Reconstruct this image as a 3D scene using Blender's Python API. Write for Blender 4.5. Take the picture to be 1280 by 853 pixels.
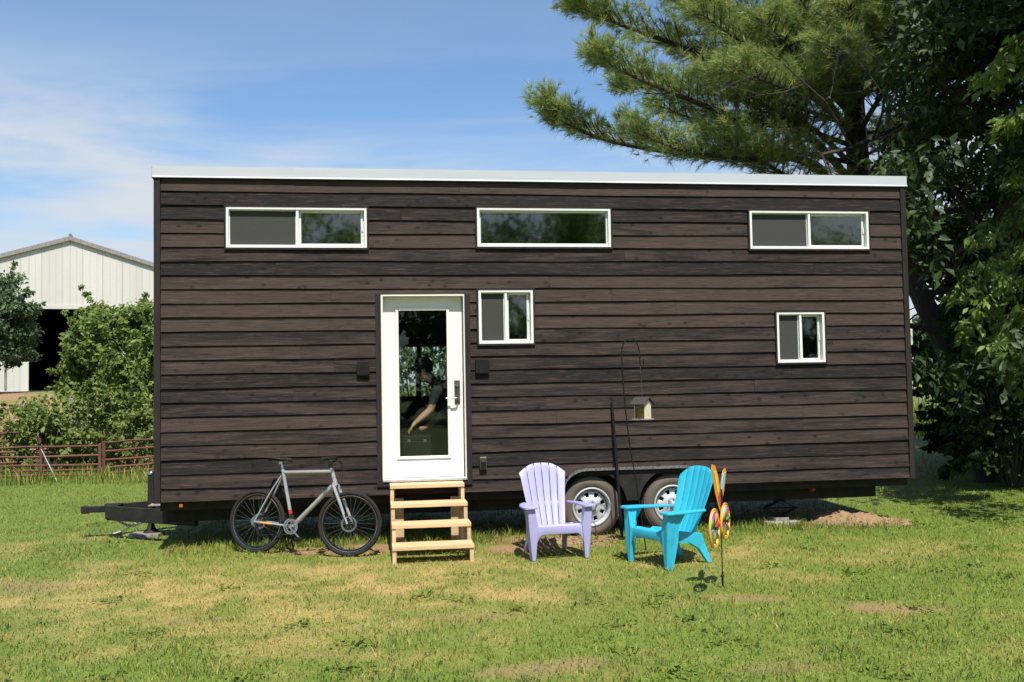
import bpy, bmesh, math, random
import numpy as np
from mathutils import Vector, Matrix
for o in list(bpy.data.objects): bpy.data.objects.remove(o)
S = bpy.context.scene; COL = S.collection
R = math.radians
random.seed(7); RNG = np.random.default_rng(7)

# ------------------------------------------------------------------ camera
CAMZ = 1.70; FPX = 1200.0; PITCH = R(2.59); ROLL = R(1.01)
_c, _s = math.cos(PITCH), math.sin(PITCH)
FWD = Vector((0, _c, _s)); _up = Vector((0, -_s, _c)); _x = Vector((1, 0, 0))
RIGHT = _x*math.cos(ROLL) - _up*math.sin(ROLL); UP = _x*math.sin(ROLL) + _up*math.cos(ROLL)
CAM = Vector((0, 0, CAMZ))
cd = bpy.data.cameras.new('camera'); cam = bpy.data.objects.new('camera', cd); COL.objects.link(cam)
cd.sensor_width = 36; cd.lens = FPX/1280*36; cd.clip_end = 2000; cd.clip_start = .05
cam.matrix_world = Matrix(((RIGHT.x, UP.x, -FWD.x, CAM.x), (RIGHT.y, UP.y, -FWD.y, CAM.y), (RIGHT.z, UP.z, -FWD.z, CAM.z), (0, 0, 0, 1)))
S.camera = cam
# ------------------------------------------------------------------ sun and sky
SUN_EL = R(60); SUN_AZ = R(13)          # the sun stands behind the camera, a little to its right
TOSUN = Vector((math.sin(SUN_AZ)*math.cos(SUN_EL), -math.cos(SUN_AZ)*math.cos(SUN_EL), math.sin(SUN_EL)))
sl = bpy.data.lights.new('sun', 'SUN'); sl.energy = 4.6; sl.angle = R(.53); sl.color = (1, .955, .88)
so = bpy.data.objects.new('sun', sl); COL.objects.link(so); so.rotation_euler = TOSUN.to_track_quat('Z', 'Y').to_euler()
so.location = (8, -20, 40)
W_ = bpy.data.worlds.new('World'); S.world = W_; W_.use_nodes = True
nt = W_.node_tree; nt.nodes.clear()
def N(t, **k):
    n = nt.nodes.new(t)
    for a, b in k.items(): setattr(n, a, b)
    return n
L = lambda a, b: nt.links.new(a, b)
sky = N('ShaderNodeTexSky', sky_type='NISHITA', sun_disc=False); sky.sun_elevation = SUN_EL
sky.sun_rotation = math.atan2(TOSUN.x, TOSUN.y); sky.air_density = 1.0; sky.dust_density = .6; sky.ozone_density = 1.6
tc = N('ShaderNodeTexCoord'); sx = N('ShaderNodeSeparateXYZ'); L(tc.outputs['Generated'], sx.inputs[0])
za = N('ShaderNodeMath', operation='MAXIMUM'); L(sx.outputs['Z'], za.inputs[0]); za.inputs[1].default_value = 0
zb = N('ShaderNodeMath', operation='ADD'); L(za.outputs[0], zb.inputs[0]); zb.inputs[1].default_value = .12
dv = N('ShaderNodeVectorMath', operation='DIVIDE'); L(tc.outputs['Generated'], dv.inputs[0]); L(zb.outputs[0], dv.inputs[1])
mp = N('ShaderNodeMapping'); L(dv.outputs[0], mp.inputs[0]); mp.inputs['Rotation'].default_value = (0, 0, R(-24)); mp.inputs['Scale'].default_value = (.75, 1.25, 0); mp.inputs['Location'].default_value = (.9, .35, 0)
n1 = N('ShaderNodeTexNoise'); L(mp.outputs[0], n1.inputs['Vector']); n1.inputs['Scale'].default_value = 1.15; n1.inputs['Detail'].default_value = 9; n1.inputs['Roughness'].default_value = .56; n1.inputs['Distortion'].default_value = .55
cr = N('ShaderNodeMapRange', interpolation_type='SMOOTHSTEP'); L(n1.outputs['Fac'], cr.inputs[0]); cr.inputs[1].default_value = .33; cr.inputs[2].default_value = .64
lo = N('ShaderNodeMapRange', interpolation_type='SMOOTHSTEP'); L(sx.outputs['Z'], lo.inputs[0]); lo.inputs[1].default_value = .20; lo.inputs[2].default_value = .35; lo.inputs[3].default_value = .95; lo.inputs[4].default_value = .12
mu = N('ShaderNodeMath', operation='MULTIPLY'); L(cr.outputs[0], mu.inputs[0]); L(lo.outputs[0], mu.inputs[1])
hz = N('ShaderNodeMapRange', interpolation_type='SMOOTHSTEP'); L(sx.outputs['Z'], hz.inputs[0]); hz.inputs[1].default_value = -.02; hz.inputs[2].default_value = .36; hz.inputs[3].default_value = .22; hz.inputs[4].default_value = 0
ad = N('ShaderNodeMath', operation='ADD', use_clamp=True); L(mu.outputs[0], ad.inputs[0]); L(hz.outputs[0], ad.inputs[1])
bg1 = N('ShaderNodeBackground'); bg1.inputs[1].default_value = .086; 
tint = N('ShaderNodeMix', data_type='RGBA', blend_type='MULTIPLY'); tint.inputs['Factor'].default_value = 1; L(sky.outputs[0], tint.inputs['A']); tint.inputs['B'].default_value = (.80, .985, 1.11, 1); L(tint.outputs['Result'], bg1.inputs[0])
bg2 = N('ShaderNodeBackground'); bg2.inputs[0].default_value = (.86, .92, 1, 1); bg2.inputs[1].default_value = .46
mx = N('ShaderNodeMixShader'); L(ad.outputs[0], mx.inputs[0]); L(bg1.outputs[0], mx.inputs[1]); L(bg2.outputs[0], mx.inputs[2])
wo = N('ShaderNodeOutputWorld'); L(mx.outputs[0], wo.inputs[0])
S.view_settings.view_transform = 'Standard'; S.view_settings.look = 'None'; S.view_settings.gamma = 1
S.view_settings.exposure = .80
S.render.engine = 'CYCLES'
S.cycles.max_bounces = 8; S.cycles.transparent_max_bounces = 24

# ------------------------------------------------------------------ pixel helpers (1280 x 853 photograph)
def ray(px, py): return (FWD + RIGHT*((px-640)/FPX) + UP*((426.5-py)/FPX))
def gnd(px, py, z=0.0):
    d = ray(px, py); t = (z-CAMZ)/d.z; return CAM + d*t
def atY(px, py, Y):
    d = ray(px, py); return CAM + d*(Y/d.y)
HYAW = R(8.09); HX, HY, HB = -3.767, 10.102, .533; HW, HH, HD = 8.53, 3.43, 2.56
HDIR = Vector((math.cos(HYAW), math.sin(HYAW), 0)); HIN = Vector((-math.sin(HYAW), math.cos(HYAW), 0)); HO = Vector((HX, HY, 0))
def fac(px, py, inset=0.0):
    """pixel -> (u, z) on the house front, inset metres behind its plane"""
    d = ray(px, py); o = HO + HIN*inset
    t = (o-CAM).dot(HIN)/d.dot(HIN); p = CAM + d*t - HO
    return p.dot(HDIR), p.z
def frect(x0, y0, x1, y1, inset=0.0):
    a = fac(x0, (y0+y1)/2, inset); b = fac(x1, (y0+y1)/2, inset); c = fac((x0+x1)/2, y0, inset); d = fac((x0+x1)/2, y1, inset)
    return a[0], b[0], d[1], c[1]

# ------------------------------------------------------------------ materials
def mat_base(name):
    m = bpy.data.materials.new(name); m.use_nodes = True; t = m.node_tree; b = t.nodes['Principled BSDF']
    return m, t, b
def pm(name, c1, c2=None, scale=6, rough=.6, metal=0, bump=0, stretch=(1, 1, 1), detail=6, spec=None, rnd=0, coord='Object', lo=.35, hi=.65):
    m, t, b = mat_base(name); c2 = c2 or tuple(x*.8 for x in c1)
    tc = t.nodes.new('ShaderNodeTexCoord'); mp = t.nodes.new('ShaderNodeMapping'); mp.inputs['Scale'].default_value = stretch
    t.links.new(tc.outputs[coord], mp.inputs[0])
    oi = t.nodes.new('ShaderNodeObjectInfo')
    off = t.nodes.new('ShaderNodeVectorMath'); off.operation = 'ADD'; t.links.new(mp.outputs[0], off.inputs[0])
    sc = t.nodes.new('ShaderNodeMath'); sc.operation = 'MULTIPLY'; sc.inputs[1].default_value = 37; t.links.new(oi.outputs['Random'], sc.inputs[0]); t.links.new(sc.outputs[0], off.inputs[1])
    n = t.nodes.new('ShaderNodeTexNoise'); n.inputs['Scale'].default_value = scale; n.inputs['Detail'].default_value = detail; n.inputs['Roughness'].default_value = .6
    t.links.new(off.outputs[0], n.inputs['Vector'])
    mr = t.nodes.new('ShaderNodeMapRange'); mr.inputs[1].default_value = lo; mr.inputs[2].default_value = hi; t.links.new(n.outputs['Fac'], mr.inputs[0])
    mx = t.nodes.new('ShaderNodeMix'); mx.data_type = 'RGBA'; mx.inputs['A'].default_value = (*c1, 1); mx.inputs['B'].default_value = (*c2, 1)
    t.links.new(mr.outputs[0], mx.inputs['Factor']); out = mx.outputs['Result']
    if rnd:
        r2 = t.nodes.new('ShaderNodeMapRange'); r2.inputs[3].default_value = 1-rnd; r2.inputs[4].default_value = 1+rnd; t.links.new(oi.outputs['Random'], r2.inputs[0])
        hs = t.nodes.new('ShaderNodeHueSaturation'); t.links.new(out, hs.inputs['Color']); t.links.new(r2.outputs[0], hs.inputs['Value']); out = hs.outputs[0]
    t.links.new(out, b.inputs['Base Color']); b.inputs['Roughness'].default_value = rough; b.inputs['Metallic'].default_value = metal
    if spec is not None: b.inputs['Specular IOR Level'].default_value = spec
    if bump:
        bp = t.nodes.new('ShaderNodeBump'); bp.inputs['Strength'].default_value = bump; bp.inputs['Distance'].default_value = .01
        t.links.new(n.outputs['Fac'], bp.inputs['Height']); t.links.new(bp.outputs[0], b.inputs['Normal'])
    return m
def siding_mat():
    m, t, b = mat_base('charred_siding'); nd = t.nodes.new; lk = t.links.new
    tc = nd('ShaderNodeTexCoord'); oi = nd('ShaderNodeObjectInfo')
    sc = nd('ShaderNodeMath'); sc.operation = 'MULTIPLY'; sc.inputs[1].default_value = 91; lk(oi.outputs['Random'], sc.inputs[0])
    off = nd('ShaderNodeVectorMath'); off.operation = 'ADD'; lk(tc.outputs['Object'], off.inputs[0]); lk(sc.outputs[0], off.inputs[1])
    def noise(scale, stretch, det, dist=0):
        mp = nd('ShaderNodeMapping'); mp.inputs['Scale'].default_value = stretch; lk(off.outputs[0], mp.inputs[0])
        n = nd('ShaderNodeTexNoise'); n.inputs['Scale'].default_value = scale; n.inputs['Detail'].default_value = det; n.inputs['Roughness'].default_value = .62; n.inputs['Distortion'].default_value = dist; lk(mp.outputs[0], n.inputs['Vector']); return n
    big = noise(1.6, (.55, 1, 5.0), 5, .8); grain = noise(9, (.35, 6, 9), 7, .8); fine = noise(30, (.25, 5, 8), 4, .3)
    def ramp(src, a, b_, c=0, d=1):
        r = nd('ShaderNodeMapRange'); r.interpolation_type = 'SMOOTHSTEP'; lk(src, r.inputs[0]); r.inputs[1].default_value = a; r.inputs[2].default_value = b_; r.inputs[3].default_value = c; r.inputs[4].default_value = d; return r.outputs[0]
    def mix(f, A, B, mode='MIX'):
        x = nd('ShaderNodeMix'); x.data_type = 'RGBA'; x.blend_type = mode
        if isinstance(f, float): x.inputs['Factor'].default_value = f
        else: lk(f, x.inputs['Factor'])
        for k, v in (('A', A), ('B', B)):
            if isinstance(v, tuple): x.inputs[k].default_value = (*v, 1)
            else: lk(v, x.inputs[k])
        return x.outputs['Result']
    charr = (.0165, .0160, .0162); brown = (.053, .0390, .0325); red = (.118, .060, .040)
    wn = nd('ShaderNodeSeparateColor'); lk(oi.outputs['Color'], wn.inputs[0])
    r1 = nd('ShaderNodeMapRange'); lk(wn.outputs[0], r1.inputs[0]); r1.inputs[3].default_value = -.27; r1.inputs[4].default_value = .24
    s1 = nd('ShaderNodeMath'); s1.operation = 'ADD'; lk(big.outputs['Fac'], s1.inputs[0]); lk(r1.outputs[0], s1.inputs[1])
    c = mix(ramp(s1.outputs[0], .30, .66), charr, brown)
    c = mix(ramp(grain.outputs['Fac'], .52, .72, 0, .65), c, red)
    c = mix(ramp(grain.outputs['Fac'], .50, .30, 0, .60), c, (.010, .0095, .0095))
    # knots
    sp_ = nd('ShaderNodeSeparateXYZ'); lk(off.outputs[0], sp_.inputs[0]); cb = nd('ShaderNodeCombineXYZ'); lk(sp_.outputs['X'], cb.inputs['X']); lk(sp_.outputs['Z'], cb.inputs['Y'])
    mp = nd('ShaderNodeMapping'); mp.inputs['Scale'].default_value = (1.0, 1.5, 1); lk(cb.outputs[0], mp.inputs[0])
    vo = nd('ShaderNodeTexVoronoi'); vo.voronoi_dimensions = '2D'; vo.inputs['Scale'].default_value = 3.6; lk(mp.outputs[0], vo.inputs['Vector'])
    kn = nd('ShaderNodeMath'); kn.operation = 'MULTIPLY'; lk(ramp(vo.outputs['Distance'], .15, .03, 0, 1), kn.inputs[0]); lk(ramp(oi.outputs['Random'], .1, .9, .05, .75), kn.inputs[1])
    c = mix(kn.outputs[0], c, (.008, .007, .007))
    c = mix(ramp(fine.outputs['Fac'], .55, .75, 0, .34), c, (.14, .125, .115))
    lk(c, b.inputs['Base Color']); b.inputs['Roughness'].default_value = .7; b.inputs['Specular IOR Level'].default_value = .07
    hsum = nd('ShaderNodeMath'); hsum.operation = 'ADD'; lk(grain.outputs['Fac'], hsum.inputs[0]); lk(fine.outputs['Fac'], hsum.inputs[1])
    bp = nd('ShaderNodeBump'); bp.inputs['Strength'].default_value = .55; bp.inputs['Distance'].default_value = .006; lk(hsum.outputs[0], bp.inputs['Height']); lk(bp.outputs[0], b.inputs['Normal'])
    return m
def glass_mat(name, ior=.1, tint=(.80, .86, .83), rough=.0):
    m, t, b = mat_base(name); t.nodes.remove(b); nd = t.nodes.new; lk = t.links.new
    tr = nd('ShaderNodeBsdfTransparent'); tr.inputs[0].default_value = (*tint, 1)
    gl = nd('ShaderNodeBsdfGlossy'); gl.inputs['Roughness'].default_value = rough
    tc = nd('ShaderNodeTexCoord'); n = nd('ShaderNodeTexNoise'); n.inputs['Scale'].default_value = 5; lk(tc.outputs['Object'], n.inputs['Vector'])
    bp = nd('ShaderNodeBump'); bp.inputs['Strength'].default_value = .05; bp.inputs['Distance'].default_value = .004; lk(n.outputs['Fac'], bp.inputs['Height']); lk(bp.outputs[0], gl.inputs['Normal'])
    ge = nd('ShaderNodeNewGeometry'); dt = nd('ShaderNodeVectorMath'); dt.operation = 'DOT_PRODUCT'; lk(ge.outputs['Normal'], dt.inputs[0]); lk(ge.outputs['Incoming'], dt.inputs[1])
    def mth(op, a, b=None):
        x = nd('ShaderNodeMath'); x.operation = op
        for i, v in enumerate((a, b)):
            if v is None: continue
            if isinstance(v, (int, float)): x.inputs[i].default_value = v
            else: lk(v, x.inputs[i])
        return x.outputs[0]
    f5 = mth('POWER', mth('SUBTRACT', 1.0, mth('ABSOLUTE', dt.outputs['Value'])), 5.0); fr = mth('ADD', mth('MULTIPLY', f5, 1-ior), ior)
    mx = nd('ShaderNodeMixShader'); lk(fr, mx.inputs[0]); lk(tr.outputs[0], mx.inputs[1]); lk(gl.outputs[0], mx.inputs[2]); lk(mx.outputs[0], t.nodes['Material Output'].inputs[0])
    return m
def leaf_mat(name, ca, cb, trans=.35, rough=.5, warm=None, warmth=0.0):
    m, t, b = mat_base(name); nd = t.nodes.new; lk = t.links.new
    at = nd('ShaderNodeAttribute'); at.attribute_name = 'rnd'
    mx = nd('ShaderNodeMix'); mx.data_type = 'RGBA'; mx.inputs['A'].default_value = (*ca, 1); mx.inputs['B'].default_value = (*cb, 1); lk(at.outputs['Fac'], mx.inputs['Factor']); out = mx.outputs['Result']
    if warm:
        mr = nd('ShaderNodeMapRange'); lk(at.outputs['Fac'], mr.inputs[0]); mr.inputs[1].default_value = 1-warmth; mr.inputs[2].default_value = 1
        m2 = nd('ShaderNodeMix'); m2.data_type = 'RGBA'; lk(mr.outputs[0], m2.inputs['Factor']); lk(out, m2.inputs['A']); m2.inputs['B'].default_value = (*warm, 1); out = m2.outputs['Result']
    lk(out, b.inputs['Base Color']); b.inputs['Roughness'].default_value = rough; b.inputs['Specular IOR Level'].default_value = .25
    if trans:
        tl = nd('ShaderNodeBsdfTranslucent'); hs = nd('ShaderNodeHueSaturation'); hs.inputs['Value'].default_value = 1.15; lk(out, hs.inputs['Color']); lk(hs.outputs[0], tl.inputs[0])
        ms = nd('ShaderNodeMixShader'); ms.inputs[0].default_value = trans; lk(b.outputs[0], ms.inputs[1]); lk(tl.outputs[0], ms.inputs[2]); lk(ms.outputs[0], t.nodes['Material Output'].inputs[0])
    return m
GREEN_A, GREEN_B, STRAW, SOIL = (.058, .104, .015), (.235, .300, .044), (.42, .315, .110), (.34, .210, .108)
def grass_mat(name, ground=False):
    m, t, b = mat_base(name); nd = t.nodes.new; lk = t.links.new
    a1 = nd('ShaderNodeAttribute'); a1.attribute_name = 'dry'; a2 = nd('ShaderNodeAttribute'); a2.attribute_name = 'dirt'
    if ground:
        tc = nd('ShaderNodeTexCoord'); n = nd('ShaderNodeTexNoise'); n.inputs['Scale'].default_value = 9; n.inputs['Detail'].default_value = 8; n.inputs['Roughness'].default_value = .7; lk(tc.outputs['Object'], n.inputs['Vector']); r = n.outputs['Fac']
    else:
        at = nd('ShaderNodeAttribute'); at.attribute_name = 'rnd'; r = at.outputs['Fac']
    def mix(f, A, B):
        x = nd('ShaderNodeMix'); x.data_type = 'RGBA'; lk(f, x.inputs['Factor'])
        for k, v in (('A', A), ('B', B)):
            if isinstance(v, tuple): x.inputs[k].default_value = (*v, 1)
            else: lk(v, x.inputs[k])
        return x.outputs['Result']
    c = mix(r, GREEN_A, GREEN_B); c = mix(a1.outputs['Fac'], c, STRAW); c = mix(a2.outputs['Fac'], c, SOIL)
    if ground:
        n2 = nd('ShaderNodeTexNoise'); n2.inputs['Scale'].default_value = 60; n2.inputs['Detail'].default_value = 6; lk(tc.outputs['Object'], n2.inputs['Vector'])
        mr = nd('ShaderNodeMapRange'); lk(n2.outputs['Fac'], mr.inputs[0]); mr.inputs[1].default_value = .3; mr.inputs[2].default_value = .7; mr.inputs[3].default_value = .5; mr.inputs[4].default_value = 1.0
        hs = nd('ShaderNodeHueSaturation'); lk(c, hs.inputs['Color']); lk(mr.outputs[0], hs.inputs['Value']); c = hs.outputs[0]
        bp = nd('ShaderNodeBump'); bp.inputs['Strength'].default_value = .6; bp.inputs['Distance'].default_value = .02; lk(n2.outputs['Fac'], bp.inputs['Height']); lk(bp.outputs[0], b.inputs['Normal'])
    lk(c, b.inputs['Base Color']); b.inputs['Roughness'].default_value = .6; b.inputs['Specular IOR Level'].default_value = .25
    if not ground:
        tl = nd('ShaderNodeBsdfTranslucent'); lk(c, tl.inputs[0]); ms = nd('ShaderNodeMixShader'); ms.inputs[0].default_value = .3; lk(b.outputs[0], ms.inputs[1]); lk(tl.outputs[0], ms.inputs[2]); lk(ms.outputs[0], t.nodes['Material Output'].inputs[0])
    return m
M = dict(
    siding=siding_mat(),
    trim=pm('dark_trim', (0.0294, 0.0238, 0.0217), (0.0182, 0.0161, 0.0154), 5, .6, stretch=(4, 4, .5), bump=.3, spec=.12),
    vinyl=pm('white_vinyl', (0.656, 0.656, 0.631), (0.607, 0.607, 0.582), 3, .35),
    sash=pm('sash_vinyl', (0.59, 0.607, 0.566), (0.541, 0.558, 0.525), 3, .35),
    doorwhite=pm('door_paint', (0.68, 0.667, 0.629), (0.654, 0.637, 0.595), 2, .32),
    fascia=pm('white_metal', (0.426, 0.441, 0.456), (0.395, 0.41, 0.426), 2, .38, stretch=(.4, 1, 8)),
    glass=glass_mat('glass', .13, rough=.03), doorglass=glass_mat('door_glass', .035, (.86, .90, .88)),
    screen=pm('insect_screen', (0.0375, 0.0375, 0.0345), (0.0315, 0.0315, 0.0285), 80, .9),
    black=pm('black_paint', (.010, .010, .011), (.014, .013, .013), 6, .6, spec=.12),
    blacksteel=pm('black_steel', (.014, .014, .014), (.028, .025, .022), 7, .6, bump=.1, spec=.15),
    tread=pm('diamond_plate', (.10, .10, .10), (.40, .40, .40), 90, .35, .7, bump=.6),
    steel=pm('steel', (.45, .45, .46), (.32, .32, .33), 20, .3, 1),
    galv=pm('galvanised', (.62, .63, .64), (.50, .51, .52), 12, .4, .7),
    bronze=pm('aged_nickel', (.20, .19, .17), (.12, .11, .10), 12, .35, .9),
    rubber=pm('trailer_rubber', (.075, .066, .056), (.130, .105, .083), 5, .9, bump=.15, spec=.15),
    rimwhite=pm('rim_paint', (0.527, 0.535, 0.544), (0.425, 0.433, 0.442), 9, .35, .25),
    pine=pm('step_lumber', (0.492, 0.328, 0.168), (0.574, 0.41, 0.23), 7, .6, stretch=(.5, 5, 5), bump=.15, rnd=.10),
    lav=pm('lavender_plastic', (.335, .32, .53), (.30, .285, .485), 4, .42, bump=.03),
    turq=pm('turquoise_plastic', (.030, .405, .555), (.024, .365, .505), 4, .40, bump=.03),
    bikesilver=pm('silver_paint', (0.45, 0.45, 0.45), (0.387, 0.387, 0.387), 5, .28, .55),
    tyre=pm('bike_rubber', (.014, .013, .012), (.024, .021, .018), 10, .85, spec=.2),
    alloy=pm('alloy', (.55, .55, .56), (.40, .40, .41), 30, .25, 1),
    saddle=pm('saddle_vinyl', (.012, .012, .012), (.02, .02, .02), 20, .6, spec=.15),
    gum=pm('gum_reflector', (.40, .20, .06), (.30, .14, .05), 10, .6),
    red=pm('red_plastic', (.50, .02, .02), (.40, .02, .02), 5, .3), amber=pm('amber_plastic', (.45, .12, .02), (.35, .09, .02), 5, .3),
    concrete=pm('concrete', (0.336, 0.312, 0.28), (0.256, 0.232, 0.2), 14, .9, bump=.4),
    soil=pm('bare_soil', (.265, .180, .098), (.185, .122, .066), 16, .95, bump=1.0, detail=10, spec=.1),
    rust=pm('rusty_pipe', (0.149, 0.0493, 0.0298), (0.0892, 0.034, 0.0238), 8, .8, bump=.3, rnd=.15),
    weathered=pm('weathered_wood', (0.272, 0.248, 0.224), (0.16, 0.144, 0.128), 6, .85, stretch=(4, 4, .6), bump=.4),
    barn=pm('barn_metal', (0.517, 0.494, 0.456), (0.464, 0.441, 0.403), .5, .5, rnd=.03, stretch=(1, 1, .25)), barnroof=pm('barn_roof', (.20, .18, .16), (.14, .13, .12), 2, .5),
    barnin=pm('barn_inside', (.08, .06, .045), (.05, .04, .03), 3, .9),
    bark=pm('bark', (.055, .042, .033), (.025, .020, .017), 5, .95, stretch=(3, 3, .7), bump=1.0),
    barkg=pm('twig_bark', (.10, .08, .06), (.05, .042, .034), 6, .9, bump=.5),
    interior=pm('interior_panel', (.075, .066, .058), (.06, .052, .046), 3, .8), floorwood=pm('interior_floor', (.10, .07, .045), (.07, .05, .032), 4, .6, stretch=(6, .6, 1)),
    skin=pm('skin', (0.442, 0.238, 0.162), (0.391, 0.204, 0.136), 8, .5), cloth=pm('black_cloth', (.012, .012, .013), (.018, .018, .019), 40, .9, bump=.2), denim=pm('dark_denim', (.02, .022, .03), (.028, .03, .04), 40, .9),
    cream=pm('feeder_panel', (0.561, 0.51, 0.383), (0.493, 0.425, 0.306), 12, .6), shingle=pm('feeder_roof', (.025, .023, .022), (.04, .036, .033), 30, .8, bump=.4), feedglass=glass_mat('feeder_window', .05, (.85, .82, .7)),
    rope=pm('pale_rope', (.55, .52, .46), (.4, .37, .32), 30, .8),
)
for k, c in dict(orange=(.80, .30, .03), yellow=(.80, .58, .05), scarlet=(.72, .05, .04), green=(.05, .38, .10), blue=(.04, .16, .62), sky=(.10, .55, .75), purple=(.26, .05, .45), pink=(.75, .12, .35)).items():
    M['f_'+k] = pm('nylon_'+k, c, tuple(x*.85 for x in c), 25, .55)
M['leafA'] = leaf_mat('leaf_mulberry', (0.0782, 0.129, 0.0258), (0.212, 0.276, 0.0644), .38)
M['leafB'] = leaf_mat('leaf_blue_green', (0.0405, 0.0765, 0.0324), (0.113, 0.167, 0.0675), .30)
M['leafC'] = leaf_mat('leaf_shaded', (0.0153, 0.0323, 0.0085), (0.0442, 0.0731, 0.017), .22)  # darker leaf copy with the canopy's shade put into the colour
M['leafD'] = leaf_mat('leaf_sunlit', (0.108, 0.171, 0.0306), (0.243, 0.333, 0.0765), .42)  # lighter leaf copy with sunlight put into the colour
M['leafV'] = leaf_mat('leaf_vine', (0.09, 0.135, 0.027), (0.243, 0.288, 0.0765), .38)
M['needle'] = leaf_mat('pine_needle', (.120, .180, .055), (.330, .390, .105), .35, .45, (.52, .37, .10), .08)
M['grass'] = grass_mat('lawn_grass'); M['ground'] = grass_mat('lawn_ground', True)

# ------------------------------------------------------------------ mesh building
class MB:
    def __init__(s): s.v = []; s.f = []
    def add(s, vs, fs):
        k = len(s.v); s.v += [tuple(p) for p in vs]; s.f += [tuple(i+k for i in f) for f in fs]; return s
    def box(s, x0, x1, y0, y1, z0, z1, mtx=None):
        vs = [Vector(p) for p in ((x0, y0, z0), (x1, y0, z0), (x1, y1, z0), (x0, y1, z0), (x0, y0, z1), (x1, y0, z1), (x1, y1, z1), (x0, y1, z1))]
        if mtx: vs = [mtx @ p for p in vs]
        return s.add(vs, [(0, 3, 2, 1), (4, 5, 6, 7), (0, 1, 5, 4), (1, 2, 6, 5), (2, 3, 7, 6), (3, 0, 4, 7)])
    def bar(s, a, b, w, h, up=(0, 0, 1)):
        a = Vector(a); b = Vector(b); d = (b-a); l = d.length; d.normalize(); sx = d.cross(Vector(up))
        if sx.length < 1e-4: sx = Vector((1, 0, 0))
        sx.normalize(); sz = sx.cross(d)
        m = Matrix(((sx.x, d.x, sz.x, a.x), (sx.y, d.y, sz.y, a.y), (sx.z, d.z, sz.z, a.z), (0, 0, 0, 1)))
        return s.box(-w/2, w/2, 0, l, -h/2, h/2, m)
    def tube(s, pts, r, n=8, caps=True):
        pts = [Vector(p) for p in pts]; rs = r if isinstance(r, (list, tuple)) else [r]*len(pts); rings = []; prev = None
        for i, p in enumerate(pts):
            d = (pts[min(i+1, len(pts)-1)]-pts[max(i-1, 0)])
            if d.length < 1e-9: d = Vector((0, 0, 1))
            d.normalize()
            a = prev - d*prev.dot(d) if prev is not None else d.orthogonal()
            if a.length < 1e-5: a = d.orthogonal()
            a.normalize(); prev = a; b = d.cross(a)
            rings.append([p + (a*math.cos(2*math.pi*k/n) + b*math.sin(2*math.pi*k/n))*rs[i] for k in range(n)])
        vs = [q for g in rings for q in g]; fs = []
        for i in range(len(pts)-1):
            for k in range(n): fs.append((i*n+k, i*n+(k+1) % n, (i+1)*n+(k+1) % n, (i+1)*n+k))
        if caps: fs.append(tuple(range(n-1, -1, -1))); fs.append(tuple((len(pts)-1)*n+k for k in range(n)))
        return s.add(vs, fs)
    def ring(s, c, axis, R_, r, n=40, k=8):
        c = Vector(c); ax = Vector(axis).normalized(); a = ax.orthogonal().normalized(); b = ax.cross(a); vs = []; fs = []
        for i in range(n):
            t = 2*math.pi*i/n; d = a*math.cos(t)+b*math.sin(t)
            for j in range(k):
                q = 2*math.pi*j/k; vs.append(c + d*(R_+r*math.cos(q)) + ax*(r*math.sin(q)))
        for i in range(n):
            for j in range(k): fs.append((i*k+j, ((i+1) % n)*k+j, ((i+1) % n)*k+(j+1) % k, i*k+(j+1) % k))
        return s.add(vs, fs)
    def lathe(s, c, axis, prof, n=40, close=False):
        """prof: (radius, height along axis)"""
        c = Vector(c); ax = Vector(axis).normalized(); a = ax.orthogonal().normalized(); b = ax.cross(a); m = len(prof); vs = []; fs = []
        for i in range(n):
            t = 2*math.pi*i/n; d = a*math.cos(t)+b*math.sin(t)
            for (r, h) in prof: vs.append(c + d*r + ax*h)
        for i in range(n):
            for j in range(m if close else m-1): fs.append((i*m+j, ((i+1) % n)*m+j, ((i+1) % n)*m+(j+1) % m, i*m+(j+1) % m))
        return s.add(vs, fs)
    def prism(s, poly, y0, y1, mtx=None):
        """poly of (x, z), extruded along y"""
        n = len(poly); vs = [Vector((x, y0, z)) for x, z in poly]+[Vector((x, y1, z)) for x, z in poly]
        if mtx: vs = [mtx @ p for p in vs]
        return s.add(vs, [tuple(range(n)), tuple(range(2*n-1, n-1, -1))]+[(i, i+n, (i+1) % n+n, (i+1) % n) for i in range(n)])
    def build(s, name, mat, parent=None, smooth=False, bevel=0, fix=True, solid=0):
        me = bpy.data.meshes.new(name); me.from_pydata(s.v, [], s.f)
        if fix:
            bm = bmesh.new(); bm.from_mesh(me); bmesh.ops.recalc_face_normals(bm, faces=bm.faces); bm.to_mesh(me); bm.free()
        me.materials.append(M[mat] if isinstance(mat, str) else mat)
        if smooth: me.polygons.foreach_set('use_smooth', [True]*len(me.polygons))
        o = bpy.data.objects.new(name, me); COL.objects.link(o)
        if parent is not None: o.parent = parent
        if solid: q = o.modifiers.new('solid', 'SOLIDIFY'); q.thickness = solid; q.offset = 0
        if bevel: q = o.modifiers.new('bevel', 'BEVEL'); q.width = bevel; q.segments = 2; q.limit_method = 'ANGLE'; q.angle_limit = R(40)
        if smooth and not bevel:
            try: me.set_sharp_from_angle(angle=R(45))
            except Exception: pass
        return o
def tag(o, label=None, cat=None, group=None, kind=None):
    for k, v in (('label', label), ('category', cat), ('group', group), ('kind', kind)):
        if v: o[k] = v
    return o
def empty(name, loc=(0, 0, 0), rz=0, label=None, cat=None, group=None):
    o = bpy.data.objects.new(name, None); COL.objects.link(o); o.location = loc; o.rotation_euler = (0, 0, rz); o.empty_display_size = .2
    return tag(o, label, cat, group)
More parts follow.
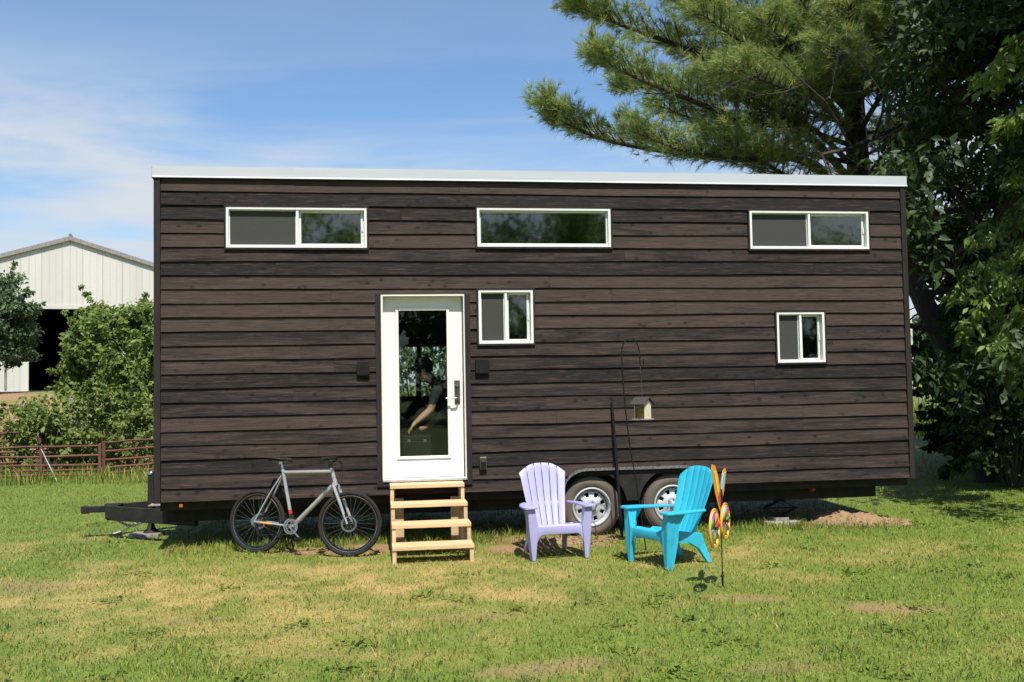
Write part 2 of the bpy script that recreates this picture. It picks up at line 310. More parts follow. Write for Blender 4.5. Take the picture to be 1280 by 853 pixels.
def smooth_path(pts, n=8):
    pts = [Vector(p) for p in pts]; out = []
    for i in range(len(pts)-1):
        p0 = pts[max(i-1, 0)]; p1 = pts[i]; p2 = pts[i+1]; p3 = pts[min(i+2, len(pts)-1)]
        for k in range(n):
            t = k/n; out.append(.5*((2*p1)+(-p0+p2)*t+(2*p0-5*p1+4*p2-p3)*t*t+(-p0+3*p1-3*p2+p3)*t**3))
    return out+[pts[-1]]
def np_mesh(name, V, F, mat, parent=None, attrs=None, smooth=False):
    me = bpy.data.meshes.new(name); nf, k = F.shape
    me.vertices.add(len(V)); me.vertices.foreach_set('co', np.ascontiguousarray(V, dtype=np.float32).ravel())
    me.loops.add(nf*k); me.loops.foreach_set('vertex_index', np.ascontiguousarray(F, dtype=np.int32).ravel())
    me.polygons.add(nf); me.polygons.foreach_set('loop_start', np.arange(nf, dtype=np.int32)*k)
    for a, vals in (attrs or {}).items():
        at = me.attributes.new(a, 'FLOAT', 'POINT'); at.data.foreach_set('value', np.ascontiguousarray(vals, dtype=np.float32))
    if smooth: me.polygons.foreach_set('use_smooth', np.ones(nf, dtype=bool))
    me.materials.append(M[mat] if isinstance(mat, str) else mat); me.update(); me.validate()
    o = bpy.data.objects.new(name, me); COL.objects.link(o)
    if parent is not None: o.parent = parent
    return o

# ------------------------------------------------------------------ ground
_tab = RNG.random((256, 256))
def vnoise(x, y):
    xi = np.floor(x).astype(int); yi = np.floor(y).astype(int); fx = x-xi; fy = y-yi; fx = fx*fx*(3-2*fx); fy = fy*fy*(3-2*fy)
    g = lambda a, b: _tab[a % 256, b % 256]
    return (g(xi, yi)*(1-fx)+g(xi+1, yi)*fx)*(1-fy)+(g(xi, yi+1)*(1-fx)+g(xi+1, yi+1)*fx)*fy
def fbm(x, y, s, o=4):
    r = 0; a = .5; t = 0
    for i in range(o): r = r+a*vnoise(x*s+17.3*i, y*s+5.1*i); t += a; a *= .55; s *= 2.1
    return r/t
def sstep(a, b, x): t = np.clip((x-a)/(b-a), 0, 1); return t*t*(3-2*t)
def height(x, y):
    x = np.asarray(x, float); y = np.asarray(y, float)
    rise = sstep(19.2, 34, y)*sstep(2, -6, x)*1.75
    flat = 1-np.exp(-((x-.3)**2+(y-10.5)**2)/60)
    return rise+(fbm(x, y, .35, 3)-.5)*.10*flat*sstep(400, 30, y)
SPOTS = [(700, 838, .45, .16, .6), (1120, 761, .42, .22, .75), (945, 748, .30, .14, .6), (740, 832, .3, .15, .6), (405, 690, .75, .22, 1.0), (470, 684, .5, .2, .9), (668, 685, .6, .28, .95), (715, 672, .7, .25, .9),
         (640, 676, .5, .2, .7), (30, 735, .9, .25, .45), (600, 770, .4, .15, .45), (230, 775, .3, .12, .4), (410, 820, .25, .1, .4), (1080, 652, .6, .3, .8), (830, 668, .4, .2, .6), (985, 835, .3, .12, .4), (180, 668, .25, .2, .6)]
SPOTS = [(gnd(a, b).x, gnd(a, b).y, c, d, e) for a, b, c, d, e in SPOTS]
def patches(x, y):
    f = fbm(x, y, .55, 4); g = fbm(x+40, y-13, 2.3, 4)
    dry = sstep(.43, .74, f*.55+g*.45)*.62*(.5+.8*sstep(.34, .62, fbm(x+21, y+3, 5.5, 3)))
    hf = sstep(.34, .62, fbm(x+21, y+3, 5.5, 3)); band = np.exp(-((y-8.05-.12*np.sin(x*.9))/.75)**2)*sstep(1.6, -.8, x); dry = dry+band*.50*(.1+1.5*g)*(.35+.9*hf)-band*.06
    mid = np.exp(-((x-.2)/2.6)**2-((y-7.6)/1.1)**2); dry = dry+mid*.15*(.2+1.2*g)
    near = np.exp(-((y-9.35)/.5)**2)*sstep(4, 1, np.abs(x-.2)); dry = dry+near*.20
    green = np.exp(-((x+1.6)/1.6)**2-((y-5.7)/.7)**2); dry = dry-green*.30
    dry = dry-sstep(10, 13, y)*.35
    dirt = np.zeros_like(x)
    for (cx, cy, rx, ry, e) in SPOTS:
        q = np.sqrt(((x-cx)/rx)**2+((y-cy)/ry)**2)+(g-.5)*1.5+(fbm(x+5, y, 7, 3)-.5)*1.2; dirt = np.maximum(dirt, e*sstep(1.25, .45, q))
    bank = sstep(20.5, 23, y)*sstep(-5, -9, x)*sstep(40, 34, y); dirt = np.maximum(dirt, bank*sstep(.42, .55, fbm(x, y, .8, 3)+.08))
    u = (x-HX)*HDIR.x+(y-HY)*HDIR.y; w = (x-HX)*HIN.x+(y-HY)*HIN.y
    under = sstep(.3, .9, w)*sstep(2.9, 2.2, w)*sstep(0, .6, u)*sstep(8.6, 8, u); dirt = np.maximum(dirt, under*.12)
    return np.clip(dry, 0, 1), np.clip(dirt, 0, 1)
def axis(stops):
    out = []
    for (a, b, n) in stops: out += list(np.linspace(a, b, n, endpoint=False))
    return np.array(out+[stops[-1][1]])
gx = axis([(-900, -60, 24), (-60, -14, 46), (-14, 14, 240), (14, 60, 46), (60, 900, 24)]); gy = axis([(-300, -30, 12), (-30, 3, 33), (3, 14, 110), (14, 45, 90), (45, 120, 40), (120, 1500, 30)])
X, Y = np.meshgrid(gx, gy); Z = height(X, Y); D, T = patches(X.ravel(), Y.ravel())
n0, n1_ = len(gy), len(gx); idx = np.arange(n0*n1_).reshape(n0, n1_)
F = np.stack([idx[:-1, :-1].ravel(), idx[:-1, 1:].ravel(), idx[1:, 1:].ravel(), idx[1:, :-1].ravel()], 1)
ground = np_mesh('ground', np.stack([X.ravel(), Y.ravel(), Z.ravel()], 1), F, 'ground', attrs={'dry': D, 'dirt': T}, smooth=True); tag(ground, kind='structure')
H1 = lambda x, y: float(height(x, y))

def grass(name, px, py, hmin, hmax, w, label, lean=.95, droop=True):
    dry, dirt = patches(px, py); n = len(px)
    keep = RNG.random(n) > dirt*1.02-.02; px, py, dry, dirt = px[keep], py[keep], dry[keep], dirt[keep]; n = len(px)
    tall = .55+.9*fbm(px, py, 1.7, 3)
    h = (hmin+(hmax-hmin)*RNG.random(n)**1.6)*tall*(.55+.9*fbm(px+9, py, 6.5, 3))*(1-.30*dry); a = RNG.random(n)*2*np.pi; z0 = height(px, py)
    la = RNG.random(n)*2*np.pi; lm = h*lean*(.3+RNG.random(n)*1.1)*(1+.6*dry); ww = w*(.6+.8*RNG.random(n))
    dx, dy = np.cos(a)*ww/2, np.sin(a)*ww/2; tx, ty = np.cos(la)*lm, np.sin(la)*lm
    V = np.empty((n, 5, 3)); 
    V[:, 0] = np.stack([px-dx, py-dy, z0-.004], 1); V[:, 1] = np.stack([px+dx, py+dy, z0-.004], 1)
    V[:, 2] = np.stack([px+dx*.8+tx*.35, py+dy*.8+ty*.35, z0+h*.6], 1); V[:, 3] = np.stack([px-dx*.8+tx*.35, py-dy*.8+ty*.35, z0+h*.6], 1)
    V[:, 4] = np.stack([px+tx, py+ty, z0+h*(1-.25*RNG.random(n))], 1)
    b = np.arange(n)[:, None]*5
    F = np.concatenate([b+np.array([[0, 1, 2]]), b+np.array([[0, 2, 3]]), b+np.array([[3, 2, 4]])])
    r = np.clip(RNG.normal(.5, .22, n)+.9*(fbm(px, py, 1.1, 3)-.5)+1.2*(fbm(px, py+7, 11, 2)-.5), 0, 1); dd = np.clip(dry+RNG.normal(0, .20, n)+1.3*(fbm(px+3, py, 14, 2)-.5)+(RNG.random(n) < .05)*.6, 0, 1)
    o = np_mesh(name, V.reshape(-1, 3), F, 'grass', attrs={'rnd': np.repeat(r, 5), 'dry': np.repeat(dd, 5), 'dirt': np.repeat(dirt*.3, 5)})
    return tag(o, label, 'grass', kind='stuff')
def wedge(n, d0, d1, spread, power):
    u = RNG.random(n); e = 2-power
    d = (d0**e+u*(d1**e-d0**e))**(1/e); t = (RNG.random(n)*2-1)*spread
    return t*(d+3.6), d
gxp, gyp = wedge(510000, 4.0, 27, .72, 1.35)
grass('lawn_grass', gxp, gyp, .014, .050, .0058, 'short mown green and straw coloured lawn around the house')
# tall meadow beyond the wire fence on the right
mxp = RNG.uniform(10, 34, 26000); myp = 27.5+RNG.random(26000)**1.5*34
grass('meadow_grass', mxp, myp, .22, .62, .03, 'tall bright unmown meadow grass beyond the shaded lawn on the right', .35)
bxp = RNG.uniform(-16, -5, 16000); byp = RNG.uniform(17.5, 24, 16000)
grass('rough_grass', bxp, byp, .08, .34, .014, 'rough long grass growing under and behind the rusty pipe gates', .5)

# longer grass the mower could not reach, along the house and round the steps and wheels
ul = RNG.uniform(.1, 8.4, 9000); wl = RNG.normal(.12, .22, 9000); ex = HX+HDIR.x*ul+HIN.x*wl; ey = HY+HDIR.y*ul+HIN.y*wl
grass('uncut_grass', ex, ey, .04, .11, .006, 'longer uncut grass along the bottom edge of the house', .55)
# broad leaved weeds and clover in the lawn
nw = 130; wx, wy = wedge(nw, 4.6, 13, .62, 1.2); wx = np.repeat(wx, 26)+RNG.normal(0, .07, nw*26); wy = np.repeat(wy, 26)+RNG.normal(0, .06, nw*26); nl = len(wx)
wa = RNG.random(nl)*6.283; wl_ = .012+.020*RNG.random(nl); wz = height(wx, wy)+.012+.028*RNG.random(nl); ca_, sa_ = np.cos(wa)*wl_, np.sin(wa)*wl_; tz = RNG.normal(0, .5, nl)*wl_
V = np.stack([np.stack([wx-ca_, wy-sa_, wz-tz], 1), np.stack([wx-sa_*.55, wy+ca_*.55, wz+.003], 1), np.stack([wx+ca_, wy+sa_, wz+tz], 1), np.stack([wx+sa_*.55, wy-ca_*.55, wz+.003], 1)], 1).reshape(-1, 3)
b_ = np.arange(nl)[:, None]*4; F = np.concatenate([b_+np.array([[0, 1, 2]]), b_+np.array([[0, 2, 3]])])
tag(np_mesh('lawn_weeds', V, F, 'grass', attrs={'rnd': np.repeat(.15+RNG.random(nl)*.5, 4), 'dry': np.zeros(nl*4), 'dirt': np.zeros(nl*4)}), 'small dark clover and plantain leaves scattered through the lawn', 'weeds', kind='stuff')
# ------------------------------------------------------------------ tiny house on its trailer
house = empty('tiny_house', HO, HYAW, 'long dark charred timber tiny house on a two axle trailer with white windows', 'tiny house')
ZT = HB+HH
WIN = {  # white frame outline in the photograph, x of the meeting rail (or None), which side slides
    'w1': (frect(283, 260, 458.5, 310.5), 372), 'w2': (frect(596, 261, 762.5, 309.5), None), 'w3': (frect(936, 264.5, 1084, 312), 1010.5),
    'w4': (frect(598, 363, 666, 430), 632), 'w5': (frect(970, 390.5, 1029.5, 453.5), 999)}
TR = .020
DOOR = frect(477, 367.5, 582, 599); DOOR = (DOOR[0], DOOR[1], DOOR[2], DOOR[3]); DTR = .058
holes = [(a-TR, b+TR, c-TR, d+TR) for (a, b, c, d), _ in WIN.values()]
dhole = (DOOR[0]-DTR, DOOR[1]+DTR, DOOR[2]-.075, DOOR[3]); holes.append(dhole)
# wheel arch outline in the plane of the wall
AL = fac(704, 612)[0]; AR = fac(884, 607)[0]; AT = fac(795, 584)[1]; ARAD = .27
def arch(u):
    if u <= AL or u >= AR: return HB
    d = min(u-AL, AR-u)
    if d >= ARAD: return AT
    return HB+(AT-HB)*math.sqrt(max(0, 1-((ARAD-d)/ARAD)**2))
rows = [0, .135]+[.135+.15*k for k in range(1, 22)]+[HH]
rows = [HB+r for r in rows]; CT = .066
def strips(u0, u1, z0, z1):
    """free pieces of a board between the openings"""
    cuts = {u0, u1}
    for (a, b, c, d) in holes:
        if c < z1-.004 and d > z0+.004: cuts |= {x for x in (a, b) if u0 < x < u1}
    cuts = sorted(cuts); out = []
    for a, b in zip(cuts, cuts[1:]):
        m = (a+b)/2; segs = [(z0, z1)]
        for (ha, hb, hc, hd) in holes:
            if ha < m < hb:
                ns = []
                for (p, q) in segs:
                    if hd <= p or hc >= q: ns.append((p, q)); continue
                    if hc-p > .012: ns.append((p, hc))
                    if q-hd > .012: ns.append((hd, q))
                segs = ns
        out += [(a, b, p, q) for p, q in segs]
    return out
def board_mesh(mb, u0, u1, p, q, z0, z1, k, dy, front=True):
    """tapered clapboard piece: the section follows the whole row z0..z1, only p..q of it is kept"""
    n = max(1, int((u1-u0)/.35)); us = [u0+(u1-u0)*i/n for i in range(n+1)]
    if front and z0 < AT+.01:
        us = sorted(set(us+[u for u in np.linspace(AL, AR, 49) if u0 < u < u1]))
    def sect(u):
        w = .0028*math.sin(u*1.7+k*2.1)+.0018*math.sin(u*4.3+k)
        b = p+(w if p == z0 and k > 0 else 0)
        if front: b = max(b, arch(u)+.0 if arch(u) > HB else b)
        if b > q-.004: return None
        t = lambda z: (z-z0)/(z1-z0)
        yo = lambda z: -.023+.016*t(z)+dy+.0015*math.sin(u*2.3+k*1.3); yi = lambda z: -.006+.006*t(z)
        top = q-(.009 if q == z1 and z1 < ZT-.02 else 0)
        return [(u, yo(b), b), (u, yo(top), top), (u, yi(top), top), (u, yi(b), b)]
    prev = None
    for i, u in enumerate(us):
        s = sect(u)
        if prev is not None and s is not None:
            mb.add(prev+s, [(0, 4, 5, 1), (1, 5, 6, 2), (2, 6, 7, 3), (3, 7, 4, 0)]+([(0, 1, 2, 3)] if first else [])+([(7, 6, 5, 4)] if i == len(us)-1 or sect(us[i+1]) is None else [])); first = False
        else: first = True
        prev = s
rj = random.Random(11)
JOINTS = {0: [(AL+AR)/2], 2: [.99], 1: [5.2], 21: [3.88], 20: [2.6]}
for k in range(23):
    z0, z1 = rows[k], rows[k+1]; u0, u1 = CT, HW-CT; tone_r = rj.uniform(.1, .9)
    js = sorted([rj.uniform(1.2, 4.3)]+([rj.uniform(4.9, 7.6)] if k % 3 else [])) if k not in JOINTS else JOINTS[k]
    ends = [u0]+js+[u1]
    for a, b in zip(ends, ends[1:]):
        st = strips(a+.001, b-.001, z0, z1-(.010 if k == 22 else 0)); st.sort(); groups = []
        for s in st:     # pieces that touch stay one board; an opening over the full height splits it
            if groups and abs(groups[-1][-1][1]-s[0]) < .004 or (groups and abs(groups[-1][-1][0]-s[0]) < .004): groups[-1].append(s)
            else: groups.append([s])
        for g in groups:
            mb = MB(); dy = rj.uniform(-.002, .002)
            for (ua, ub, p, q) in g: board_mesh(mb, ua, ub, p, q, z0, z1 if k < 22 else z1-.010, k, dy)
            if mb.f: mb.build('board', 'siding', house).color = (min(1, max(0, tone_r+rj.uniform(-.07, .07))), 0, 0, 1)
# boards on the ends and the back: one length each
def side_wall(org, dx, length, tag_):
    mt = Matrix.Translation(org) @ Matrix.Rotation(math.atan2(dx[1], dx[0]), 4, 'Z')
    for k in range(23):
        mb = MB(); z0, z1 = rows[k], rows[k+1]-(.010 if k == 22 else 0)
        board_mesh(mb, CT, length-CT, z0, z1, z0, z1, k, rj.uniform(-.002, .002), False)
        o = mb.build('board', 'siding', house); o.matrix_local = mt
side_wall(Vector((.034, HD, 0)), (0, -1), HD, 'left'); side_wall(Vector((HW-.034, 0, 0)), (0, 1), HD, 'right')
for (a, b, c, d) in ((-.001, CT-.002, -.034, CT-.036), (HW-CT+.002, HW+.001, -.034, CT-.036)):
    MB().box(a, b, c, d, HB-.012, ZT-.004).build('corner_trim', 'trim', house, bevel=.003)
for (a, b) in ((-.001, CT-.002), (HW-CT+.002, HW+.001)): MB().box(a, b, HD-.03, HD+.03, HB-.012, ZT-.004).build('corner_trim', 'trim', house)
# wall cores with openings
def cells(mb, us, zs, y0, y1, blocked):
    for a, b in zip(us, us[1:]):
        for c, d in zip(zs, zs[1:]):
            m = ((a+b)/2, (c+d)/2)
            if not any(h[0] < m[0] < h[1] and h[2] < m[1] < h[3] for h in blocked): mb.box(a, b, y0, y1, c, d)
inner = [(a+.004, b-.004, c+.004, d-.004) for (a, b, c, d), _ in WIN.values()]+[(DOOR[0]+.002, DOOR[1]-.002, DOOR[2]-.02, DOOR[3]-.002), (AL+.02, AR-.02, HB-.1, AT-.02)]
us = sorted({.036, HW-.036}|{x for h in inner for x in h[:2]}); zs = sorted({HB-.004, ZT-.01}|{max(x, HB-.004) for h in inner for x in h[2:]})
mb = MB(); cells(mb, us, zs, .0015, .10, inner); mb.build('front_wall', 'black', house, fix=False)
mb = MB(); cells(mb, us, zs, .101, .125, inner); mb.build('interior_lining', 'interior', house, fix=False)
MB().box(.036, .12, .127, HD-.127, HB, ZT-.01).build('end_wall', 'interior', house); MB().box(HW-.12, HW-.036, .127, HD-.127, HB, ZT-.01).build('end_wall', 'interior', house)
BW = [fac(470, 464, 2.5)[0], fac(562, 464, 2.5)[0], fac(530, 497, 2.5)[1], fac(530, 432, 2.5)[1]]     # window in the back wall, seen through the door
bm_ = fac(523.5, 464, 2.5)[0]
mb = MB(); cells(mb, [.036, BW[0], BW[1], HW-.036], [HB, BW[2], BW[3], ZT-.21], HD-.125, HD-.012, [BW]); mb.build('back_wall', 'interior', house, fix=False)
for k in range(21):
    z0, z1 = rows[k], rows[k+1]; mb = MB()
    for (a, b, c, d) in [(BW[0]-.06, BW[1]+.06, BW[2]-.06, BW[3]+.06)]:
        pieces = [(CT, HW-CT, z0, z1)] if z1 <= c or z0 >= d else [(CT, a, z0, z1), (b, HW-CT, z0, z1)]+([(a, b, z0, c)] if z0 < c-.01 else [])+([(a, b, d, z1)] if z1 > d+.01 else [])
    for (ua, ub, p, q) in pieces: mb.box(ua, ub, HD+.002, HD+.020, p+.004, q)
    mb.build('board', 'siding', house)
w = empty('rear_window'); w.parent = house
mb = MB()
for (a, b, c, d) in ((BW[0]-.05, BW[0]+.03, BW[2]-.05, BW[3]+.05), (BW[1]-.03, BW[1]+.05, BW[2]-.05, BW[3]+.05), (BW[0]+.03, BW[1]-.03, BW[2]-.05, BW[2]+.02), (BW[0]+.03, BW[1]-.03, BW[3]-.02, BW[3]+.05), (bm_-.03, bm_+.03, BW[2]+.02, BW[3]-.02)): mb.box(a, b, HD-.13, HD-.06, c, d)
mb.build('frame', 'trim', w); MB().box(BW[0]+.03, BW[1]-.03, HD-.098, HD-.094, BW[2]+.02, BW[3]-.02).build('pane', 'doorglass', w)
# floor, ceiling, roof
FZ = DOOR[2]+.01
MB().box(.125, HW-.125, .13, HD-.13, FZ-.05, FZ).build('floor', 'floorwood', house)
for (a, b, y0) in ((.036, AL, .09), (AL, AR, .33), (AR, HW-.036, .09)): MB().box(a+.001, b-.001, y0, HD-.004, HB-.10, HB-.005).build('subfloor', 'blacksteel', house)
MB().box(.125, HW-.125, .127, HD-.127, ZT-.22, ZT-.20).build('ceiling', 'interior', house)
RS = .22
mb = MB(); mb.add([(-.02, -.03, ZT+.002), (HW+.02, -.03, ZT+.002), (HW+.02, HD+.10, ZT-RS), (-.02, HD+.10, ZT-RS), (-.02, -.03, ZT+.095), (HW+.02, -.03, ZT+.095), (HW+.02, HD+.10, ZT-RS+.095), (-.02, HD+.10, ZT-RS+.095)],
   [(0, 3, 2, 1), (4, 5, 6, 7), (0, 1, 5, 4), (1, 2, 6, 5), (2, 3, 7, 6), (3, 0, 4, 7)]); roof = mb.build('roof', 'fascia', house)
uj = [-.013, fac(368, 215)[0], fac(755, 217)[0], HW+.022]
for i in range(3):
    a, b = uj[i], uj[i+1]+(.03 if i < 2 else 0); y = -.034-.0025*(i % 2)
    prof = [(y, ZT+.118), (y, ZT+.012), (y-.016, ZT-.002), (y-.016, ZT-.008), (y+.002, ZT+.006), (y+.002, ZT+.116)]
    mb = MB(); n = len(prof); mb.add([(a, p, q) for p, q in prof]+[(b, p, q) for p, q in prof], [tuple(range(n)), tuple(range(2*n-1, n-1, -1))]+[(j, j+n, (j+1) % n+n, (j+1) % n) for j in range(n)])
    mb.build('fascia', 'fascia', roof)
for xx in (-.0245, HW+.0215):
    mb = MB(); mb.add([(xx, -.03, ZT-.004), (xx, HD+.1, ZT-RS-.01), (xx, HD+.1, ZT-RS+.112), (xx, -.03, ZT+.112), (xx+.003, -.03, ZT-.004), (xx+.003, HD+.1, ZT-RS-.01), (xx+.003, HD+.1, ZT-RS+.112), (xx+.003, -.03, ZT+.112)],
        [(0, 1, 2, 3), (7, 6, 5, 4), (0, 4, 5, 1), (1, 5, 6, 2), (2, 6, 7, 3), (3, 7, 4, 0)]); mb.build('fascia', 'fascia', roof)
MB().box(-.002, HW+.002, -.0335, -.001, ZT-.0035, ZT+.001).build('frieze_board', 'trim', house)
# windows
def ringbox(mb, a, b, c, d, t, y0, y1):
    mb.box(a, a+t, y0, y1, c, d); mb.box(b-t, b, y0, y1, c, d); mb.box(a+t, b-t, y0, y1, c, c+t); mb.box(a+t, b-t, y0, y1, d-t, d)
for key, ((a, b, c, d), mxp) in WIN.items():
    w = empty('window'); w.parent = house
    mb = MB(); t = TR-.001
    mb.box(a-t, a, -.038, .05, c-t, d+t); mb.box(b, b+t, -.038, .05, c-t, d+t); mb.box(a, b, -.038, .05, c-t, c); mb.box(a, b, -.040, .05, d, d+t); mb.build('trim', 'trim', w)
    mb = MB(); ringbox(mb, a, b, c, d, .027, -.036, .055); mb.build('frame', 'vinyl', w, bevel=.002)
    if mxp:
        um = fac(mxp, 300)[0] if c > 3 else fac(mxp, 400)[0]
        lx0, lx1, rx0, rx1 = a+.027, um-.012, um+.014, b-.027; zl, zh = c+.027, d-.027
        MB().box(um-.012, um+.014, -.028, .05, zl, zh).build('meeting_rail', 'vinyl', w, bevel=.002)
        mb = MB(); ringbox(mb, lx0, lx1, zl, zh, .010, .004, .012); mb.build('screen_frame', 'sash', w)
        MB().box(lx0+.010, lx1-.010, .007, .008, zl+.010, zh-.010).build('insect_screen', 'screen', w)
        mb = MB(); ringbox(mb, rx0, rx1-.014, zl, zh, .024, .014, .040); mb.build('sash', 'sash', w, bevel=.002)
        MB().box(rx0+.024, rx1-.038, .026, .029, zl+.024, zh-.024).build('pane', 'glass', w)
        MB().box(rx1-.014, rx1, .03, .045, zl, zh).build('jamb', 'sash', w)
        MB().box(rx1-.030, rx1-.013, .004, .014, (zl+zh)/2-.035, (zl+zh)/2+.035).build('latch', 'sash', w)
    else:
        mb = MB(); ringbox(mb, a+.027, b-.027, c+.027, d-.027, .018, .010, .040); mb.build('sash', 'sash', w, bevel=.002)
        MB().box(a+.045, b-.045, .024, .027, c+.045, d-.045).build('pane', 'glass', w)
# door
a, b, c, d = DOOR
door = empty('door'); door.parent = house
mb = MB(); mb.box(a-DTR, a, -.034, .001, c-.02, d-.0); mb.box(b, b+DTR, -.034, .001, c-.02, d-.0); mb.build('door_trim', 'trim', door, bevel=.003)
MB().box(a-DTR, b+DTR, -.036, .001, c-.073, c-.021).build('sill_trim', 'trim', door, bevel=.003)
mb = MB(); mb.box(a+.001, a+.022, -.010, .128, c+.012, d-.002); mb.box(b-.013, b-.001, -.010, .118, c+.012, d-.002); mb.box(a+.022, b-.013, -.010, .118, d-.024, d-.002); mb.build('jamb', 'doorwhite', door)
MB().box(a+.001, b-.001, -.048, .12, c-.019, c+.010).build('threshold', 'galv', door, bevel=.004)
da, db, dc, dd = a+.024, b-.024, c+.014, d-.026; DY = .088
ga, gb, gc, gd = frect(498.5, 388, 559.5, 570.5, DY)
mb = MB(); mb.box(da, ga, DY, DY+.044, dc, dd); mb.box(gb, db, DY, DY+.044, dc, dd); mb.box(ga, gb, DY, DY+.044, dc, gc); mb.box(ga, gb, DY, DY+.044, gd, dd)
slab = mb.build('slab', 'doorwhite', door, fix=False)
mb = MB()
e = .028
for (x0, x1, z0, z1) in ((ga-e, ga+.004, gc-e, gd+e), (gb-.004, gb+e, gc-e, gd+e), (ga+.004, gb-.004, gc-e, gc+.004), (ga+.004, gb-.004, gd-.004, gd+e)): mb.box(x0, x1, DY-.014, DY+.001, z0, z1)
mb.build('glass_frame', 'doorwhite', door, bevel=.005)
MB().box(ga+.001, gb-.001, DY+.018, DY+.024, gc+.001, gd-.001).build('pane', 'doorglass', door)
hx0, hx1, hz0, hz1 = frect(568, 475, 575, 505, DY)
MB().box(hx0, hx1, DY-.013, DY-.001, hz0, hz1).build('lock_plate', 'bronze', door, bevel=.006)
MB().lathe(((hx0+hx1)/2, DY-.013, hz1-.055), (0, -1, 0), [(0, .018), (.020, .016), (.022, .0), (0, 0)], 20).build('deadbolt', 'steel', door, smooth=True)
hz = hz0+.065; hm = (hx0+hx1)/2
MB().tube(smooth_path([(hm, DY-.02, hz), (hm, DY-.062, hz), (hm-.03, DY-.072, hz), (hm-.125, DY-.072, hz-.002)], 5), .0095, 10).build('lever', 'steel', door, smooth=True)
# wall lamps, outlet, marker lamps
for (x0, y0, x1, y1) in ((446, 452, 462, 469), (594, 449.5, 611, 466.5)):
    p, q, r_, s_ = frect(x0, y0, x1, y1)
    l = MB().box(p, q, -.062, -.013, r_, s_).build('wall_lamp', 'black', house, bevel=.004); MB().box(p+.012, q-.012, -.056, -.035, r_-.006, r_+.002).build('lens', 'screen', l)
p, q, r_, s_ = frect(599, 571, 608, 587)
oc = MB().box(p, q, -.055, -.018, r_, s_).build('outlet_cover', 'bronze', house, bevel=.006); MB().box(p+.012, q-.012, -.066, -.054, r_+.02, s_-.05).build('flap', 'black', oc, bevel=.004)
u, z = fac(226, 632.5); MB().box(u-.013, u+.022, -.018, .01, HB-.06, HB-.028).build('marker_lamp', 'amber', house, bevel=.004)
# chassis
def fbox(name, x0, x1, y0, y1, z0, z1, m='blacksteel', bev=.004): return MB().box(x0, x1, y0, y1, z0, z1).build(name, m, house, bevel=bev)
for yy in (.30, HD-.40): fbox('chassis_rail', .05, HW-.32, yy, yy+.10, .285, HB-.101)
for i in range(12): MB().box(.2+i*.68, .25+i*.68, .42, HD-.42, .36, HB-.102).build('cross_member', 'blacksteel', house)
TY = HD/2; cz0, cz1 = .215, .375
tip = -.78
for sgn, ys in ((-1, .42), (1, HD-.42)):
    mb = MB(); mb.bar((.35, ys, (cz0+cz1)/2), (tip, TY+sgn*.07, (cz0+cz1)/2), .055, cz1-cz0); mb.build('tongue_rail', 'blacksteel', house, bevel=.004)
MB().box(tip-.02, tip+.12, TY-.13, TY+.13, cz0+.02, cz1+.012).build('tongue_plate', 'blacksteel', house, bevel=.004)
MB().box(-.30, .0, TY-.24, TY+.24, cz1+.001, cz1+.010).build('deck_plate', 'weathered', house)
mb = MB(); mb.box(tip-.30, tip+.02, TY-.035, TY+.035, cz1-.075, cz1-.005); mb.box(tip-.05, tip+.10, TY-.05, TY+.05, cz1-.02, cz1+.022); mb.build('coupler', 'blacksteel', house, bevel=.006)
MB().lathe((tip-.27, TY, cz1-.075), (0, 0, 1), [(0, -.01), (.045, -.01), (.052, .03), (.052, .07), (0, .085)], 20).build('coupler_socket', 'blacksteel', house, smooth=True)
jp = atY(186, 640, HY+TY); jl = (jp-HO); ju = jl.dot(HDIR)
def at_mid(px, py):
    d = ray(px, py); o = HO+HIN*TY; t = (o-CAM).dot(HIN)/d.dot(HIN); p = CAM+d*t-HO; return p.dot(HDIR), p.z
ju, jz = at_mid(189, 592); jfu, jfz = at_mid(186, 667)
jack = MB().box(ju-.034, ju+.034, TY-.034, TY+.034, cz0+.05, jz).build('tongue_jack', 'blacksteel', house, bevel=.005)
MB().lathe((ju, TY, jz), (0, 0, 1), [(0, .03), (.03, .025), (.042, .012), (.042, -.012), (.036, -.016), (0, -.016)], 18).build('cap', 'steel', jack, smooth=True)
MB().tube([(ju, TY, .31), (ju, TY, .075)], .026, 12).build('inner_leg', 'blacksteel', jack)
MB().lathe((ju, TY, .045), (0, 0, 1), [(.0, .12), (.03, .12), (.05, .05), (.085, .012), (.09, 0), (0, 0)], 16).build('foot', 'blacksteel', jack, smooth=True)
# safety chain: links
cp = [Vector((x, TY-.10, z)) for x, z in [at_mid(145, 645), at_mid(153, 651), at_mid(163, 655.5), at_mid(174, 654), at_mid(184, 649)]]; cp = smooth_path(cp, 5)
mb = MB()
for i in range(len(cp)-1):
    dch = (cp[i+1]-cp[i]).normalized(); ax = Vector((0, 1, 0)) if i % 2 else dch.cross(Vector((0, 1, 0)))
    mb.ring((cp[i]+cp[i+1])/2, ax, .017, .005, 12, 5)
mb.build('safety_chain', 'steel', house, smooth=True)
p = [at_mid(176, 647), at_mid(170, 654), at_mid(158, 661), at_mid(146, 665)]
MB().tube(smooth_path([(x, TY-.14, max(z, .02)) for x, z in p], 5), .008, 6).build('hanging_cable', 'rope', house, smooth=True)
